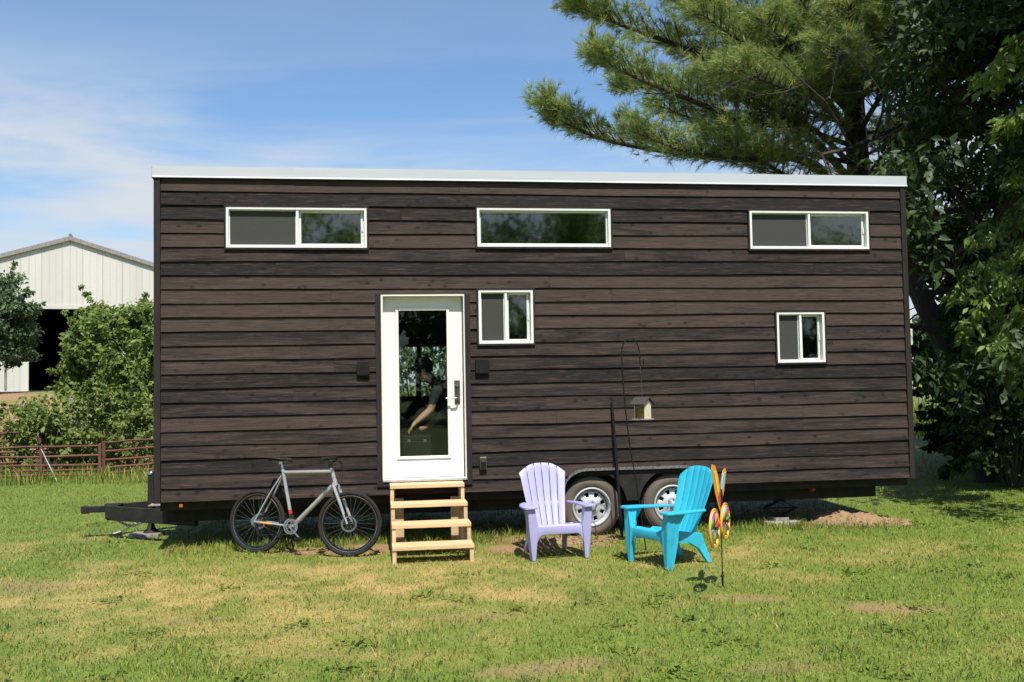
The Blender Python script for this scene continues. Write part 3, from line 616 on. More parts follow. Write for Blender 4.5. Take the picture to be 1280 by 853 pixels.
# wheels
def trailer_wheel(uc, zc):
    w = empty('wheel', (uc, .006, zc)); w.parent = house; RO, RI = .333, .209
    prof = [(RI, .02), (RI+.02, .0), (RI+.06, -.006), (RO-.05, -.004), (RO-.018, .012), (RO-.004, .03), (RO, .05), (RO, .17), (RO-.018, .20), (RI+.05, .22), (RI, .20)]
    MB().lathe((0, 0, 0), (0, 1, 0), prof, 56).build('tyre', 'rubber', w, smooth=True)
    mb = MB()
    for i in range(56):    # tread blocks
        t = 2*math.pi*i/56
        for (y0, y1, ph) in ((.022, .062, 0), (.075, .105, .5), (.118, .148, 0), (.155, .195, .5)):
            mt = Matrix.Rotation(t+ph*2*math.pi/56, 4, 'Y') @ Matrix.Translation((0, 0, RO-.004 if .05 < y0 < .15 else RO-.010)); mb.box(-.013, .013, y0, y1, 0, .0085, mt)
    mb.build('tread', 'rubber', w)
    rim = MB().lathe((0, 0, 0), (0, 1, 0), [(RI+.008, .010), (RI+.008, -.006), (RI-.004, -.010), (RI-.012, .0), (RI-.018, .03), (RI-.024, .06), (RI-.024, .18)], 48).build('rim', 'rimwhite', w, smooth=True)
    mb = MB(); na = 64; rr = [0.03, .072, .092, .112, .138, .160, RI-.023]; yy = [.012, .012, .022, .030, .036, .044, .062]
    vs = [(rr[j]*math.cos(2*math.pi*i/na), yy[j], rr[j]*math.sin(2*math.pi*i/na)) for i in range(na) for j in range(7)]; fs = []
    for i in range(na):
        for j in range(6):
            if j in (3, 4) and i % 8 in (2, 3, 4): 
                continue
            fs.append((i*7+j, ((i+1) % na)*7+j, ((i+1) % na)*7+j+1, i*7+j+1))
    mb.add(vs, fs); mb.build('wheel_disc', 'rimwhite', w, smooth=True, solid=.004)
    MB().lathe((0, 0, 0), (0, -1, 0), [(0, .035), (.024, .033), (.032, .026), (.036, -.012), (.06, -.014), (0, -.014)], 24).build('hub_cap', 'galv', w, smooth=True)
    for i in range(6):
        t = 2*math.pi*(i+.3)/6; MB().lathe((.056*math.cos(t), .013, .056*math.sin(t)), (0, -1, 0), [(0, .022), (.007, .02), (.010, .012), (.010, -.002)], 6).build('lug_nut', 'steel', w)
    MB().lathe((0, 0, 0), (0, 1, 0), [(0, .09), (.15, .09), (.15, .17), (0, .17)], 24).build('brake_drum', 'blacksteel', w)
wu1 = fac(738.5, 640, .06); wu2 = fac(839.5, 640, .06)
trailer_wheel(wu1[0], .322); trailer_wheel(wu2[0], .322)
# fender: arched plate with a skirt between the wheels and a dark well behind
arc = [(u, arch(u)) for u in np.linspace(AL+.0005, AR-.0005, 81)]
arc = [(AL-.01, HB-.07)]+[(u, z) for u, z in arc]+[(AR+.01, HB-.07)]
mb = MB(); n = len(arc); vs = []
for (u, z) in arc: vs += [(u, -.056, z+.004), (u, .30, z+.004), (u, .30, z-.004), (u, -.056, z-.004)]
mb.add(vs, [(4*i+j, 4*i+4+j, 4*i+4+(j+1) % 4, 4*i+(j+1) % 4) for i in range(n-1) for j in range(4)]+[(0, 1, 2, 3), tuple(4*(n-1)+j for j in (3, 2, 1, 0))])
fen = mb.build('fender', 'tread', house, smooth=True)
mb = MB(); vs = []
for (u, z) in arc: vs += [(u, -.060, z+.006), (u, -.055, z+.006), (u, -.055, z-.022), (u, -.060, z-.022)]
mb.add(vs, [(4*i+j, 4*i+4+j, 4*i+4+(j+1) % 4, 4*i+(j+1) % 4) for i in range(n-1) for j in range(4)]+[(0, 1, 2, 3), tuple(4*(n-1)+j for j in (3, 2, 1, 0))]); mb.build('lip', 'tread', fen, smooth=True)
def skirt_z(u):
    z = HB-.15
    for (wc, _) in (wu1, wu2):
        q = .40**2-(u-wc)**2
        if q > 0: z = max(z, .322+math.sqrt(q))
    return z
us_ = [u for u in np.linspace(AL+.01, AR-.01, 121)]; sk = [MB()]
for p, q in zip(us_, us_[1:]):
    zt = min(arch(p), arch(q))-.006; zp, zq = skirt_z(p), skirt_z(q)
    if zt-max(zp, zq) > .004: sk[-1].add([(p, -.026, zp), (q, -.026, zq), (q, -.026, arch(q)-.005), (p, -.026, arch(p)-.005)], [(0, 1, 2, 3)])
    elif sk[-1].f: sk.append(MB())
for b in sk:
    if b.f: b.build('fender_skirt', 'blacksteel', fen, fix=False, solid=.004)
MB().box(AL-.02, AR+.02, .302, .312, HB-.08, AT+.02).build('wheel_well', 'blacksteel', house)
MB().box(AL-.03, AR+.03, .10, .315, AT+.008, AT+.02).build('wheel_well', 'blacksteel', house)
for u_ in (wu1[0], wu2[0]): MB().tube([(u_, .1, .345), (u_, HD-.1, .345)], .04, 12).build('axle', 'blacksteel', house)
for u_ in (wu1[0], wu2[0]):   # far side wheels, seen under the floor
    w = empty('wheel', (u_, HD-.28, .345)); w.parent = house
    MB().lathe((0, 0, 0), (0, 1, 0), [(.2, 0), (.33, 0), (.342, .03), (.342, .17), (.33, .2), (.2, .2)], 40).build('tyre', 'rubber', w, smooth=True); MB().lathe((0, 0, 0), (0, 1, 0), [(.0, .05), (.2, .05), (.2, .15), (0, .15)], 32).build('rim', 'rimwhite', w)
# rear tail lamp and scissor jack
rl = fac(1015.5, 611.5, .25); MB().lathe((rl[0], .25, rl[1]), (0, -1, 0), [(0, .03), (.022, .026), (.030, .012), (.030, -.03), (0, -.03)], 18).build('tail_lamp', 'red', house, smooth=True)
sj = fac(975, 640, .30); su, sy = sj[0], .30; top = .285; bot = .10
mb = MB(); hz_ = (top+bot)/2
for y_ in (sy-.03, sy+.03):
    for s_ in (-1, 1):
        mb.bar((su+s_*.03, y_, top-.015), (su+s_*.20, y_, hz_), .008, .035, (0, 1, 0)); mb.bar((su+s_*.20, y_, hz_), (su+s_*.03, y_, bot+.01), .008, .035, (0, 1, 0))
mb.tube([(su-.26, sy, hz_), (su+.22, sy, hz_)], .010, 8); mb.box(su-.06, su+.06, sy-.05, sy+.05, top-.012, top); mb.box(su-.07, su+.07, sy-.06, sy+.06, bot-.004, bot+.006)
mb.build('scissor_jack', 'blacksteel', house)
def hworld(u, y, z=0): return HO+HDIR*u+HIN*y+Vector((0, 0, z))
g_ = hworld(su, sy)
blk = MB(); blk.box(-.20, .20, -.13, .11, 0, .055); o = blk.build('concrete_pad', 'concrete', None, bevel=.008); o.location = (g_.x-.02, g_.y-.02, H1(g_.x, g_.y)+.0); o.rotation_euler = (0, 0, HYAW+.1); tag(o, 'pale concrete pad under the scissor jack below the right end of the house', 'concrete pad')
MB().box(-.085, .085, -.08, .08, .055, .094).build('wood_shim', 'weathered', o)
g_ = hworld(ju, TY)
o = MB().box(-.17, .17, -.14, .12, 0, .042).build('plank_pad', 'weathered', None, bevel=.004); o.location = (g_.x-.04, g_.y-.02, H1(g_.x, g_.y)); o.rotation_euler = (0, 0, HYAW-.1); tag(o, 'short grey board under the jack foot of the trailer tongue', 'board')

# ------------------------------------------------------------------ wooden steps
sc_ = hworld((fac(484, 605)[0]+fac(583, 605)[0])/2-.005, 0); SWD = .785
steps = empty('wooden_steps', (sc_.x, sc_.y, H1(sc_.x, sc_.y)), HYAW, 'new pine timber steps with four open treads below the white door', 'steps')
tops = [.168, .333, .498, .662]; NY = [-1.215, -.915, -.605, -.30]     # front edges of the treads, lowest first
for i, (zt, yf) in enumerate(zip(tops, NY)):
    wob = rj.uniform(-.006, .006); hw = SWD/2
    MB().box(-hw+wob, hw+wob, yf, yf+.27, zt-.038, zt).build('tread', 'pine', steps, bevel=.003)
    for s_ in (-1, 1):
        x_ = s_*(hw-.020)+wob
        MB().box(x_-.019, x_+.019, yf+.012, yf+.100, -.01, zt-.039).build('post', 'pine', steps, bevel=.002)
        if i < 3: MB().box(x_-.019, x_+.019, yf+.101, yf+.311, zt-.125, zt-.040).build('cleat', 'pine', steps, bevel=.002)
for s_ in (-1, 1):
    MB().box(s_*(SWD/2-.085)-.055, s_*(SWD/2-.085)+.055, -.10, -.062, -.01, .50).build('rear_post', 'pine', steps, bevel=.002)
    MB().box(s_*(SWD/2-.03)-.019, s_*(SWD/2-.03)+.019, -.055, -.02, -.01, .622).build('rear_post', 'pine', steps, bevel=.002)

# ------------------------------------------------------------------ bicycle
rw, fw = gnd(320, 692), gnd(436, 696.5)
bd = (fw-rw); byaw = math.atan2(bd.y, bd.x); WB = bd.xy.length
bike = empty('bicycle', (rw.x, rw.y, H1(rw.x, rw.y)), byaw, 'silver flat bar bicycle with black tyres leaning in front of the dark wall', 'bicycle')
bike.rotation_euler = (R(-5), 0, byaw)      # leans back towards the wall
WR = .325; hub = Vector((0, 0, WR)); fhub = Vector((WB, 0, WR)); k = WB/1.03
BBv = Vector((.405*k, 0, .285)); ST = Vector((.275*k, 0, .83)); HT = Vector((.815*k, 0, .865)); HBt = Vector((.865*k, 0, .715))
def part(name, m, fn, parent=bike, smooth=True):
    mb = MB(); fn(mb); return mb.build(name, m, parent, smooth=smooth)
def bike_wheel(c, steer=0, rotor_side=-1):
    w = empty('wheel', c); w.parent = bike; w.rotation_euler = (0, 0, steer)
    part('tyre', 'tyre', lambda b: b.ring((0, 0, 0), (0, 1, 0), WR-.020, .0205, 64, 10), w)
    part('rim', 'black', lambda b: b.lathe((0, 0, 0), (0, 1, 0), [(WR-.038, -.012), (WR-.038, .012), (WR-.062, .009), (WR-.066, 0), (WR-.062, -.009)], 64, True), w)
    part('brake_track', 'alloy', lambda b: b.ring((0, -.0115, 0), (0, 1, 0), WR-.046, .0030, 64, 5), w)
    def sp(b):
        for i in range(28):
            t = 2*math.pi*i/28; s_ = 1 if i % 2 else -1; t2 = t+(.5 if i % 4 < 2 else -.5)
            b.tube([(.022*math.cos(t2), s_*.028, .022*math.sin(t2)), ((WR-.05)*math.cos(t), 0, (WR-.05)*math.sin(t))], .0013, 4, False)
    part('spokes', 'steel', sp, w)
    part('hub', 'blacksteel', lambda b: b.lathe((0, 0, 0), (0, 1, 0), [(0, -.05), (.010, -.05), (.012, -.034), (.026, -.032), (.026, -.026), (.015, -.02), (.015, .02), (.026, .026), (.026, .032), (.012, .034), (0, .05)], 20), w)
    def rotor(b):
        b.lathe((0, rotor_side*.045, 0), (0, 1, 0), [(.062, -.001), (.080, -.001), (.080, .001), (.062, .001)], 36, True)
        for i in range(6):
            t = 2*math.pi*i/6; b.bar((.02*math.cos(t+.5), rotor_side*.045, .02*math.sin(t+.5)), (.066*math.cos(t), rotor_side*.045, .066*math.sin(t)), .002, .009, (0, 1, 0))
    part('brake_rotor', 'steel', rotor, w)
    part('valve', 'black', lambda b: b.tube([(0, 0, -(WR-.055)), (.0, 0, -(WR-.10))], .003, 5), w)
    return w
bike_wheel(hub, 0, 1); bike_wheel(fhub, -byaw*1.0 - R(2))
def frame(b):
    b.tube([BBv, ST+(ST-BBv).normalized()*.03], .0185, 12); b.tube([ST, HT-Vector((0, 0, .02))], .019, 12); b.tube([BBv, HBt+Vector((0, 0, .02))], .024, 12); b.tube([HBt-(HT-HBt).normalized()*.01, HT+(HT-HBt).normalized()*.012], .021, 12)
    for s_ in (-1, 1):
        b.tube(smooth_path([hub+Vector((0, s_*.065, 0)), hub+Vector((.2*k, s_*.05, -.018)), BBv+Vector((-.03, s_*.025, 0))], 4), .010, 8)
        b.tube(smooth_path([hub+Vector((.01, s_*.065, .01)), hub.lerp(ST, .6)+Vector((0, s_*.045, 0)), ST+Vector((-.012, s_*.012, -.03))], 4), .0085, 8)
    b.tube([BBv+Vector((0, -.036, 0)), BBv+Vector((0, .036, 0))], .024, 16)
part('frame', 'bikesilver', frame)
part('decal', 'red', lambda b: b.tube([BBv.lerp(ST, .20), BBv.lerp(ST, .30)], .0190, 12)); part('decal', 'f_orange', lambda b: b.tube([(hub+Vector((.07*k, -.062, -.008))), (hub+Vector((.20*k, -.052, -.018)))], .0104, 8))
def fork(b):
    b.tube([HBt-Vector((0, 0, .012))+Vector((0, -.055, 0)), HBt-Vector((0, 0, .012))+Vector((0, .055, 0))], .017, 10)
    for s_ in (-1, 1): b.tube(smooth_path([HBt+Vector((0, s_*.05, -.012)), HBt.lerp(fhub, .5)+Vector((.0, s_*.055, 0)), fhub.lerp(HBt, .15)+Vector((.0, s_*.058, 0)), fhub+Vector((0, s_*.058, 0))], 5), [.017]*6+[.015]*5+[.011]*5, 10)
part('fork', 'bikesilver', fork)
up_ = (HT-HBt).normalized(); SP = (ST-BBv).normalized()
part('headset', 'black', lambda b: b.tube([HT+up_*.012, HT+up_*.055], .020, 12))
stem0 = HT+up_*.062; hb_c = stem0+Vector((.055, .0, .035))
part('stem', 'black', lambda b: (b.tube([HT+up_*.05, HT+up_*.085], .019, 12), b.tube([stem0, hb_c], .015, 10)))
rot = Matrix.Rotation(-byaw*.9, 4, 'Z'); hbp = lambda x, y, z: hb_c+(rot @ Vector((x, y, z)))
part('handlebar', 'black', lambda b: b.tube(smooth_path([hbp(-.06, -.30, .012), hbp(-.03, -.16, .010), hbp(0, -.04, 0), hbp(0, .04, 0), hbp(-.03, .16, .010), hbp(-.06, .30, .012)], 4), .012, 10))
for s_ in (-1, 1):
    part('grip', 'tyre', lambda b: b.tube([hbp(-.044, s_*.19, .012), hbp(-.064, s_*.315, .012)], .017, 10))
    lv = part('brake_lever', 'blacksteel', lambda b: (b.tube([hbp(-.036, s_*.165, .01), hbp(.005, s_*.16, -.01), hbp(.015, s_*.25, -.035)], .007, 6), b.box(-.015, .015, -.02, .02, -.012, .016, Matrix.Translation(hbp(-.03, s_*.155, .02)))))
part('bar_mount', 'black', lambda b: b.box(-.03, .02, -.03, .03, .0, .03, Matrix.Translation(hbp(.0, 0, .012))), smooth=False)
for s_ in (-1, 1): part('brake_hose', 'tyre', lambda b: b.tube(smooth_path([hbp(.0, s_*.15, .0), hbp(.09, s_*.06, -.03), HBt+Vector((.05, s_*.03, .05)), HBt+Vector((.02, s_*.05, -.12))], 6), .0028, 5))
seat_c = ST+SP*.115
part('seatpost', 'alloy', lambda b: (b.tube([ST+SP*.02, ST+SP*.10], .0135, 12), b.box(-.02, .02, -.015, .015, -.012, .012, Matrix.Translation(seat_c-Vector((0, 0, .012))))))
def sad(b):
    pr = [(-.125, .070, .012), (-.10, .074, .018), (-.05, .066, .014), (0, .042, .008), (.06, .026, .006), (.115, .020, .004), (.135, .010, -.006)]; n = 14; vs = []
    for (x, w_, z) in pr:
        for j in range(n):
            t = 2*math.pi*j/n; vs.append(seat_c+Vector((x-.01, w_*math.cos(t), z+.020+(.014 if math.sin(t) > 0 else .026)*math.sin(t))))
    b.add(vs, [(i*n+j, i*n+(j+1) % n, (i+1)*n+(j+1) % n, (i+1)*n+j) for i in range(len(pr)-1) for j in range(n)]+[tuple(range(n-1, -1, -1)), tuple((len(pr)-1)*n+j for j in range(n))])
sd = part('saddle', 'saddle', sad)
part('saddle_rails', 'steel', lambda b: [b.tube([seat_c+Vector((-.09, s_*.022, .012)), seat_c+Vector((-.04, s_*.022, -.008)), seat_c+Vector((.03, s_*.022, -.008)), seat_c+Vector((.10, s_*.010, .010))], .0035, 6) for s_ in (-1, 1)], sd)
def ringgear(b, c, r, y):
    n = 36; b.lathe(c+Vector((0, y, 0)), (0, 1, 0), [(r-.014, -.0015), (r, -.0015), (r, .0015), (r-.014, .0015)], n, True)
    for i in range(5):
        t = 2*math.pi*i/5; b.bar(c+Vector((0, y, 0)), c+Vector(((r-.01)*math.cos(t), y, (r-.01)*math.sin(t))), .004, .014, (0, 1, 0))
cr_ = part('crankset', 'alloy', lambda b: (ringgear(b, BBv, .082, -.045), ringgear(b, BBv, .064, -.039), b.tube([BBv+Vector((0, -.07, 0)), BBv+Vector((0, .07, 0))], .011, 10)))
ca = Vector((math.cos(R(-42)), 0, math.sin(R(-42))))*.17
for s_, cv in ((-1, ca), (1, -ca)):
    part('crank_arm', 'alloy', lambda b: b.bar(BBv+Vector((0, s_*.062, 0)), BBv+cv+Vector((0, s_*.066, 0)), .014, .024, (0, 1, 0)), cr_)
    part('pedal', 'black', lambda b: (b.box(-.045, .045, -.038 if s_ < 0 else -.002, .002 if s_ < 0 else .038, -.010, .010, Matrix.Translation(BBv+cv+Vector((0, s_*.10-(.02 if s_ > 0 else -.02), 0)))), b.tube([BBv+cv+Vector((0, s_*.066, 0)), BBv+cv+Vector((0, s_*.12, 0))], .006, 6)))
part('cassette', 'steel', lambda b: [b.lathe((0, -.032-.0042*i, WR), (0, 1, 0), [(.012, -.001), (.056-.005*i, -.001), (.056-.005*i, .001), (.012, .001)], 30, True) for i in range(8)])
part('chain', 'blacksteel', lambda b: (b.tube([hub+Vector((0, -.045, .042)), BBv+Vector((0, -.045, .079))], .0036, 5), b.tube([BBv+Vector((0, -.045, -.079)), hub+Vector((.055, -.045, -.135)), hub+Vector((.018, -.045, -.10)), hub+Vector((.03, -.045, -.05))], .0036, 5)))
part('rear_derailleur', 'blacksteel', lambda b: (b.bar(hub+Vector((.0, -.06, -.02)), hub+Vector((.028, -.055, -.055)), .02, .018), b.bar(hub+Vector((.02, -.052, -.055)), hub+Vector((.052, -.050, -.14)), .008, .022), b.lathe(hub+Vector((.026, -.045, -.07)), (0, 1, 0), [(0, -.004), (.02, -.004), (.02, .004), (0, .004)], 12), b.lathe(hub+Vector((.05, -.045, -.135)), (0, 1, 0), [(0, -.004), (.02, -.004), (.02, .004), (0, .004)], 12)))
part('front_derailleur', 'blacksteel', lambda b: (b.box(-.02, .035, -.055, -.035, .075, .115, Matrix.Translation(BBv)), b.tube([BBv.lerp(ST, .2)-SP*.015, BBv.lerp(ST, .2)+SP*.015], .0195, 12)))
for c_, s_ in ((hub+Vector((.05, .04, .065)), 1), (fhub+Vector((-.035, -.055, .075)), -1)): part('brake_caliper', 'blacksteel', lambda b: b.box(-.02, .02, -.013, .014, -.026, .026, Matrix.Translation(c_)), smooth=False)
part('kickstand', 'black', lambda b: b.tube([BBv+Vector((-.06, .015, -.015)), Vector((.30*k, .22, .035)), Vector((.285*k, .23, .030))], .009, 8))

# ------------------------------------------------------------------ adirondack chairs
def chair(loc, rz, m, label):
    c = empty('adirondack_chair', loc, rz, label, 'chair', 'plastic adirondack chairs on the lawn')
    c.scale = (.92, .97, .93)
    # back surface: s in -1..1 across, t in 0..1 up
    def bp(s, t, off=0):
        hw = .185+.085*t; arcz = .050*(1-s*s) if t > .5 else 0
        z = .255+.645*t+(t-.5)*2*arcz if t > .5 else .255+.645*t
        y = .395+.245*t-.055*(1-s*s)*(-1)*.0 + .045*(s*s)*(-1) + .012*math.sin(t*3.1)
        return Vector((s*hw, y+off*1.0, z-off*.3))
    bk = empty('backrest'); bk.parent = c
    ns = 6; gap = .030
    for i in range(ns):
        s0 = -1+2*i/ns+(gap/2 if i else 0); s1 = -1+2*(i+1)/ns-(gap/2 if i < ns-1 else 0); mb = MB(); nt_ = 14; vs = []
        for j in range(nt_+1):
            t = j/nt_
            for s in (s0, (s0+s1)/2, s1):
                tt = t
                v = bp(s, tt)
                if t > .86:   # rounded shoulder
                    q = (t-.86)/.14; v.z -= .11*q*max(0, abs(s)-.35)**1.6
                vs.append(v)
        fs = [(j*3+q, j*3+q+1, j*3+q+4, j*3+q+3) for j in range(nt_) for q in (0, 1)]
        mb.add(vs, fs); mb.build('slat', m, bk, smooth=True, solid=.010, bevel=.0025)
    for (t0, t1, w_) in ((.0, .06, 1), (.36, .45, 1), (.86, .975, .94)):
        mb = MB(); nn = 16; vs = []
        for i in range(nn+1):
            s = (-1+2*i/nn)*w_
            for t in (t0, t1):
                v = bp(s, t, .009)
                if t > .86: q = (t-.86)/.14; v.z -= .11*q*max(0, abs(s)-.35)**1.6
                vs.append(v)
        mb.add(vs, [(2*i, 2*i+2, 2*i+3, 2*i+1) for i in range(nn)]); mb.build('back_band', m, bk, smooth=True, solid=.009)
    # seat
    st = empty('seat'); st.parent = c
    def sp(s, t, off=0): return Vector((s*(.245-.05*t), -.045+.47*t, .372-.105*t-.018*math.sin(math.pi*t)-(.030*(1-t/.10)**2 if t < .10 else 0)-off))
    for i in range(6):
        s0 = -1+2*i/6+(.014 if i else 0); s1 = -1+2*(i+1)/6-(.014 if i < 5 else 0); mb = MB(); vs = []; q = 12
        for j in range(q+1):
            t = j/q*(1 if True else 0); vs += [sp(s0, max(t, .14)), sp(s1, max(t, .14))]
        mb.add(vs, [(2*j, 2*j+1, 2*j+3, 2*j+2) for j in range(2, q)]); mb.build('slat', m, st, smooth=True, solid=.010, bevel=.002)
    mb = MB(); vs = []
    for i in range(13):
        s = -1+2*i/12; vs += [sp(s, 0), sp(s, .05), sp(s, .10), sp(s, .15)]
    mb.add(vs, [(4*i+j, 4*i+4+j, 4*i+5+j, 4*i+1+j) for i in range(12) for j in range(3)]); mb.build('front_edge', m, st, smooth=True, solid=.010)
    for t_ in (.5, .92):
        mb = MB(); vs = [v for i in range(9) for v in (sp(-1+2*i/8, t_-.04, .009), sp(-1+2*i/8, t_+.04, .009))]; mb.add(vs, [(2*i, 2*i+2, 2*i+3, 2*i+1) for i in range(8)]); mb.build('seat_rib', m, st, smooth=True, solid=.008)
    for s_ in (-1, 1):
        mb = MB(); mb.add([sp(s_*1.0, .05), sp(s_, .5), sp(s_, 1), sp(s_, 1, .075), sp(s_, .5, .075), sp(s_, .05, .075)], [(0, 1, 4, 5), (1, 2, 3, 4)]); mb.build('side_rail', m, st, solid=.012)
    # front apron with its arch into the legs
    n = 24; mb = MB(); vs = []
    for i in range(n+1):
        x = -.265+.53*i/n; q = min(1, (.265-abs(x))/.085); zb = .268-.12*(1-q)**2.2
        vs += [(x, -.062+.012*(1-(x/.265)**2)*-1, .352), (x, -.062+.012*(1-(x/.265)**2)*-1, zb)]
    mb.add(vs, [(2*i, 2*i+1, 2*i+3, 2*i+2) for i in range(n)]); mb.build('apron', m, c, smooth=True, solid=.012, bevel=.003)
    for s_ in (-1, 1):
        # front leg: wide at the arm, narrow at the foot, with an inner return
        P = [(.240, .352), (.268, .0), (.308, .0), (.338, .30), (.352, .548), (.275, .548)]
        mb = MB(); n = len(P)
        front = [Vector((s_*x, -.075+.05*(z < .01)*0-.012*math.sin(z*4), z)) for x, z in P]; 
        mb.add(front, [tuple(range(n))]); 
        back = [Vector((s_*x, y_, z)) for (x, z), y_ in zip(P, [-.03, -.025, -.025, -.02, .03, .03])]
        mb.v = []; mb.f = []
        mb.add(front+back, [tuple(range(n)), tuple(range(2*n-1, n-1, -1))]+[(i, (i+1) % n, (i+1) % n+n, i+n) for i in range(n)]); mb.build('leg', m, c, bevel=.008)
        # side fin of the front leg running back below the arm
        mb = MB(); Q = [(-.03, .0), (-.005, .0), (.045, .25), (.06, .42), (.14, .535), (.14, .548), (-.03, .548)]
        mb.add([Vector((s_*(.340 if z > .3 else .315+.04*z/.3*.6), y, z)) for y, z in Q]+[Vector((s_*((.340 if z > .3 else .315+.04*z/.3*.6)-.014), y, z)) for y, z in Q], [tuple(range(7)), tuple(range(13, 6, -1))]+[(i, (i+1) % 7, (i+1) % 7+7, i+7) for i in range(7)]); mb.build('leg_web', m, c, bevel=.003)
        # arm rest
        A = [(-.115, .285, .345), (-.108, .258, .380), (-.06, .248, .398), (.10, .250, .392), (.28, .246, .348), (.42, .238, .292), (.47, .232, .262)]
        mb = MB(); vs = []
        for (y, xi, xo) in A:
            z = .560-.020*max(0, y)/.47; vs += [(s_*xi, y, z), (s_*xo, y, z), (s_*xo, y, z-.022), (s_*xi, y, z-.022)]
        q = len(A); mb.add(vs, [(4*i+j, 4*i+4+j, 4*i+4+(j+1) % 4, 4*i+(j+1) % 4) for i in range(q-1) for j in range(4)]+[(0, 1, 2, 3), tuple(4*(q-1)+j for j in (3, 2, 1, 0))]); mb.build('arm', m, c, bevel=.006)
        # rear leg: from under the seat, raked back
        mb = MB(); Q = [(.17, .345), (.44, .30), (.475, .20), (.545, .0), (.495, .0), (.40, .15), (.22, .255), (.10, .30)]
        mb.add([Vector((s_*(.222+(.02 if z < .1 else 0)), y, z)) for y, z in Q]+[Vector((s_*(.182+(.02 if z < .1 else 0)), y, z)) for y, z in Q], [tuple(range(8)), tuple(range(15, 7, -1))]+[(i, (i+1) % 8, (i+1) % 8+8, i+8) for i in range(8)]); mb.build('leg', m, c, bevel=.006)
    return c
def place_chair(pf_l, pf_r, m, label, flip=0):
    a, b = gnd(*pf_l), gnd(*pf_r); mid = (a+b)/2; d = (b-a); rz = math.atan2(d.y, d.x)
    loc = mid+Vector((-math.sin(rz), math.cos(rz), 0))*.055
    return chair((loc.x, loc.y, H1(loc.x, loc.y)), rz, m, label)
place_chair((668, 702), (733, 698), 'lav', 'lavender purple plastic chair facing the lawn in front of the trailer wheels')
place_chair((788, 702), (834.5, 713), 'turq', 'turquoise blue plastic chair turned to the left beside the spinner')

# ------------------------------------------------------------------ wind spinner (butterfly shaped)
g_ = gnd(903.5, 735); SPZ = H1(g_.x, g_.y)
spin = empty('wind_spinner', (g_.x, g_.y, SPZ), 0, 'rainbow butterfly garden wind spinner on a thin black stake', 'wind spinner')
MB().tube([(0, 0, -.02), (0, 0, .62)], .0045, 8).build('stake', 'black', spin, smooth=True)
MB().lathe((0, 0, 0), (0, 0, 1), [(0, .0), (.009, 0), (.009, .09), (.016, .092), (.016, .102), (.008, .11), (.008, .13), (0, .13)], 14).build('stake_socket', 'black', spin, smooth=True)
but = empty('butterfly', (0, 0, 0), 0); but.parent = spin; but.rotation_euler = (0, 0, R(64))     # wings seen almost edge-on
def disc_part(name, m, poly, y0, y1, parent): return MB().prism(poly, y0, y1).build(name, m, parent, fix=True)
def wheel_sp(cx, cz, r, tilt, cols):
    mt = lambda p: p
    W2 = empty('wing_wheel', (cx, -.02, cz)); W2.parent = spin; W2.matrix_parent_inverse = Matrix.Identity(4)
    rz = Matrix.Rotation(R(64), 4, 'Z'); p = rz @ Vector((cx, -.02, cz)); W2.location = p; W2.rotation_euler = (0, 0, R(64)+tilt)
    MB().ring((0, 0, 0), (0, 1, 0), r, .008, 40, 8).build('hoop', M['f_orange'], W2, smooth=True)
    MB().ring((0, 0, 0), (0, 1, 0), r-.016, .007, 40, 8).build('hoop', M['f_yellow'], W2, smooth=True)
    for i in range(8):
        t0 = 2*math.pi*i/8; mb = MB(); vs = [Vector((0, 0, 0))]
        for q in range(5):
            t = t0+2*math.pi/8*q/4; vs.append(Vector(((r-.02)*math.cos(t), .030*(q/4-.5), (r-.02)*math.sin(t))))
        mb.add(vs, [(0, 1, 2), (0, 2, 3), (0, 3, 4), (0, 4, 5)]); mb.build('petal', M['f_'+cols[i % len(cols)]], W2, smooth=True, solid=.0015, fix=False)
    MB().lathe((0, 0, 0), (0, -1, 0), [(0, .02), (.012, .016), (.014, -.016), (0, -.02)], 12).build('hub', 'black', W2, smooth=True)
wheel_sp(-.30, .53, .150, R(0), ['scarlet', 'orange', 'purple', 'green', 'sky', 'pink', 'yellow', 'blue'])
wheel_sp(.06, .54, .142, R(0), ['green', 'scarlet', 'sky', 'orange', 'purple', 'yellow', 'blue', 'pink'])
def wing(pts, m, y0, parent, nm='wing'): return disc_part(nm, m, pts, y0, y0+.004, parent)
wl = wing([(0, .60), (-.06, .66), (-.18, .80), (-.27, .99), (-.25, 1.03), (-.16, 1.015), (-.07, .93), (-.01, .80)], M['f_orange'], -.004, but)
for pts, m in (([(-.06, .72), (-.15, .86), (-.21, .97), (-.15, .97), (-.08, .88)], 'f_yellow'), ([(-.03, .66), (-.10, .76), (-.06, .80), (-.015, .73)], 'f_scarlet')):
    wing(pts, M[m], -.0075, wl, 'wing_patch'); wing(pts, M[m], .0035, wl, 'wing_patch')
wr_ = wing([(0, .60), (.06, .66), (.17, .78), (.26, .93), (.24, .96), (.16, .95), (.07, .89), (.01, .78)], M['f_orange'], .008, but)
for pts, m in (([(.06, .72), (.14, .82), (.22, .93), (.15, .92), (.08, .85)], 'f_sky'), ([(.03, .65), (.11, .74), (.07, .80), (.015, .71)], 'f_purple')):
    wing(pts, M[m], .0045, wr_, 'wing_patch'); wing(pts, M[m], .0155, wr_, 'wing_patch')
MB().lathe((0, 0, .48), (0, 0, 1), [(0, 0), (.014, .02), (.020, .10), (.018, .20), (.022, .26), (.018, .32), (0, .34)], 14).build('body', 'black', but, smooth=True)
for s_ in (-1, 1): MB().tube(smooth_path([(0, 0, .80), (s_*.03, 0, .88), (s_*.07, 0, .93)], 4), .002, 5).build('antenna', 'black', but)

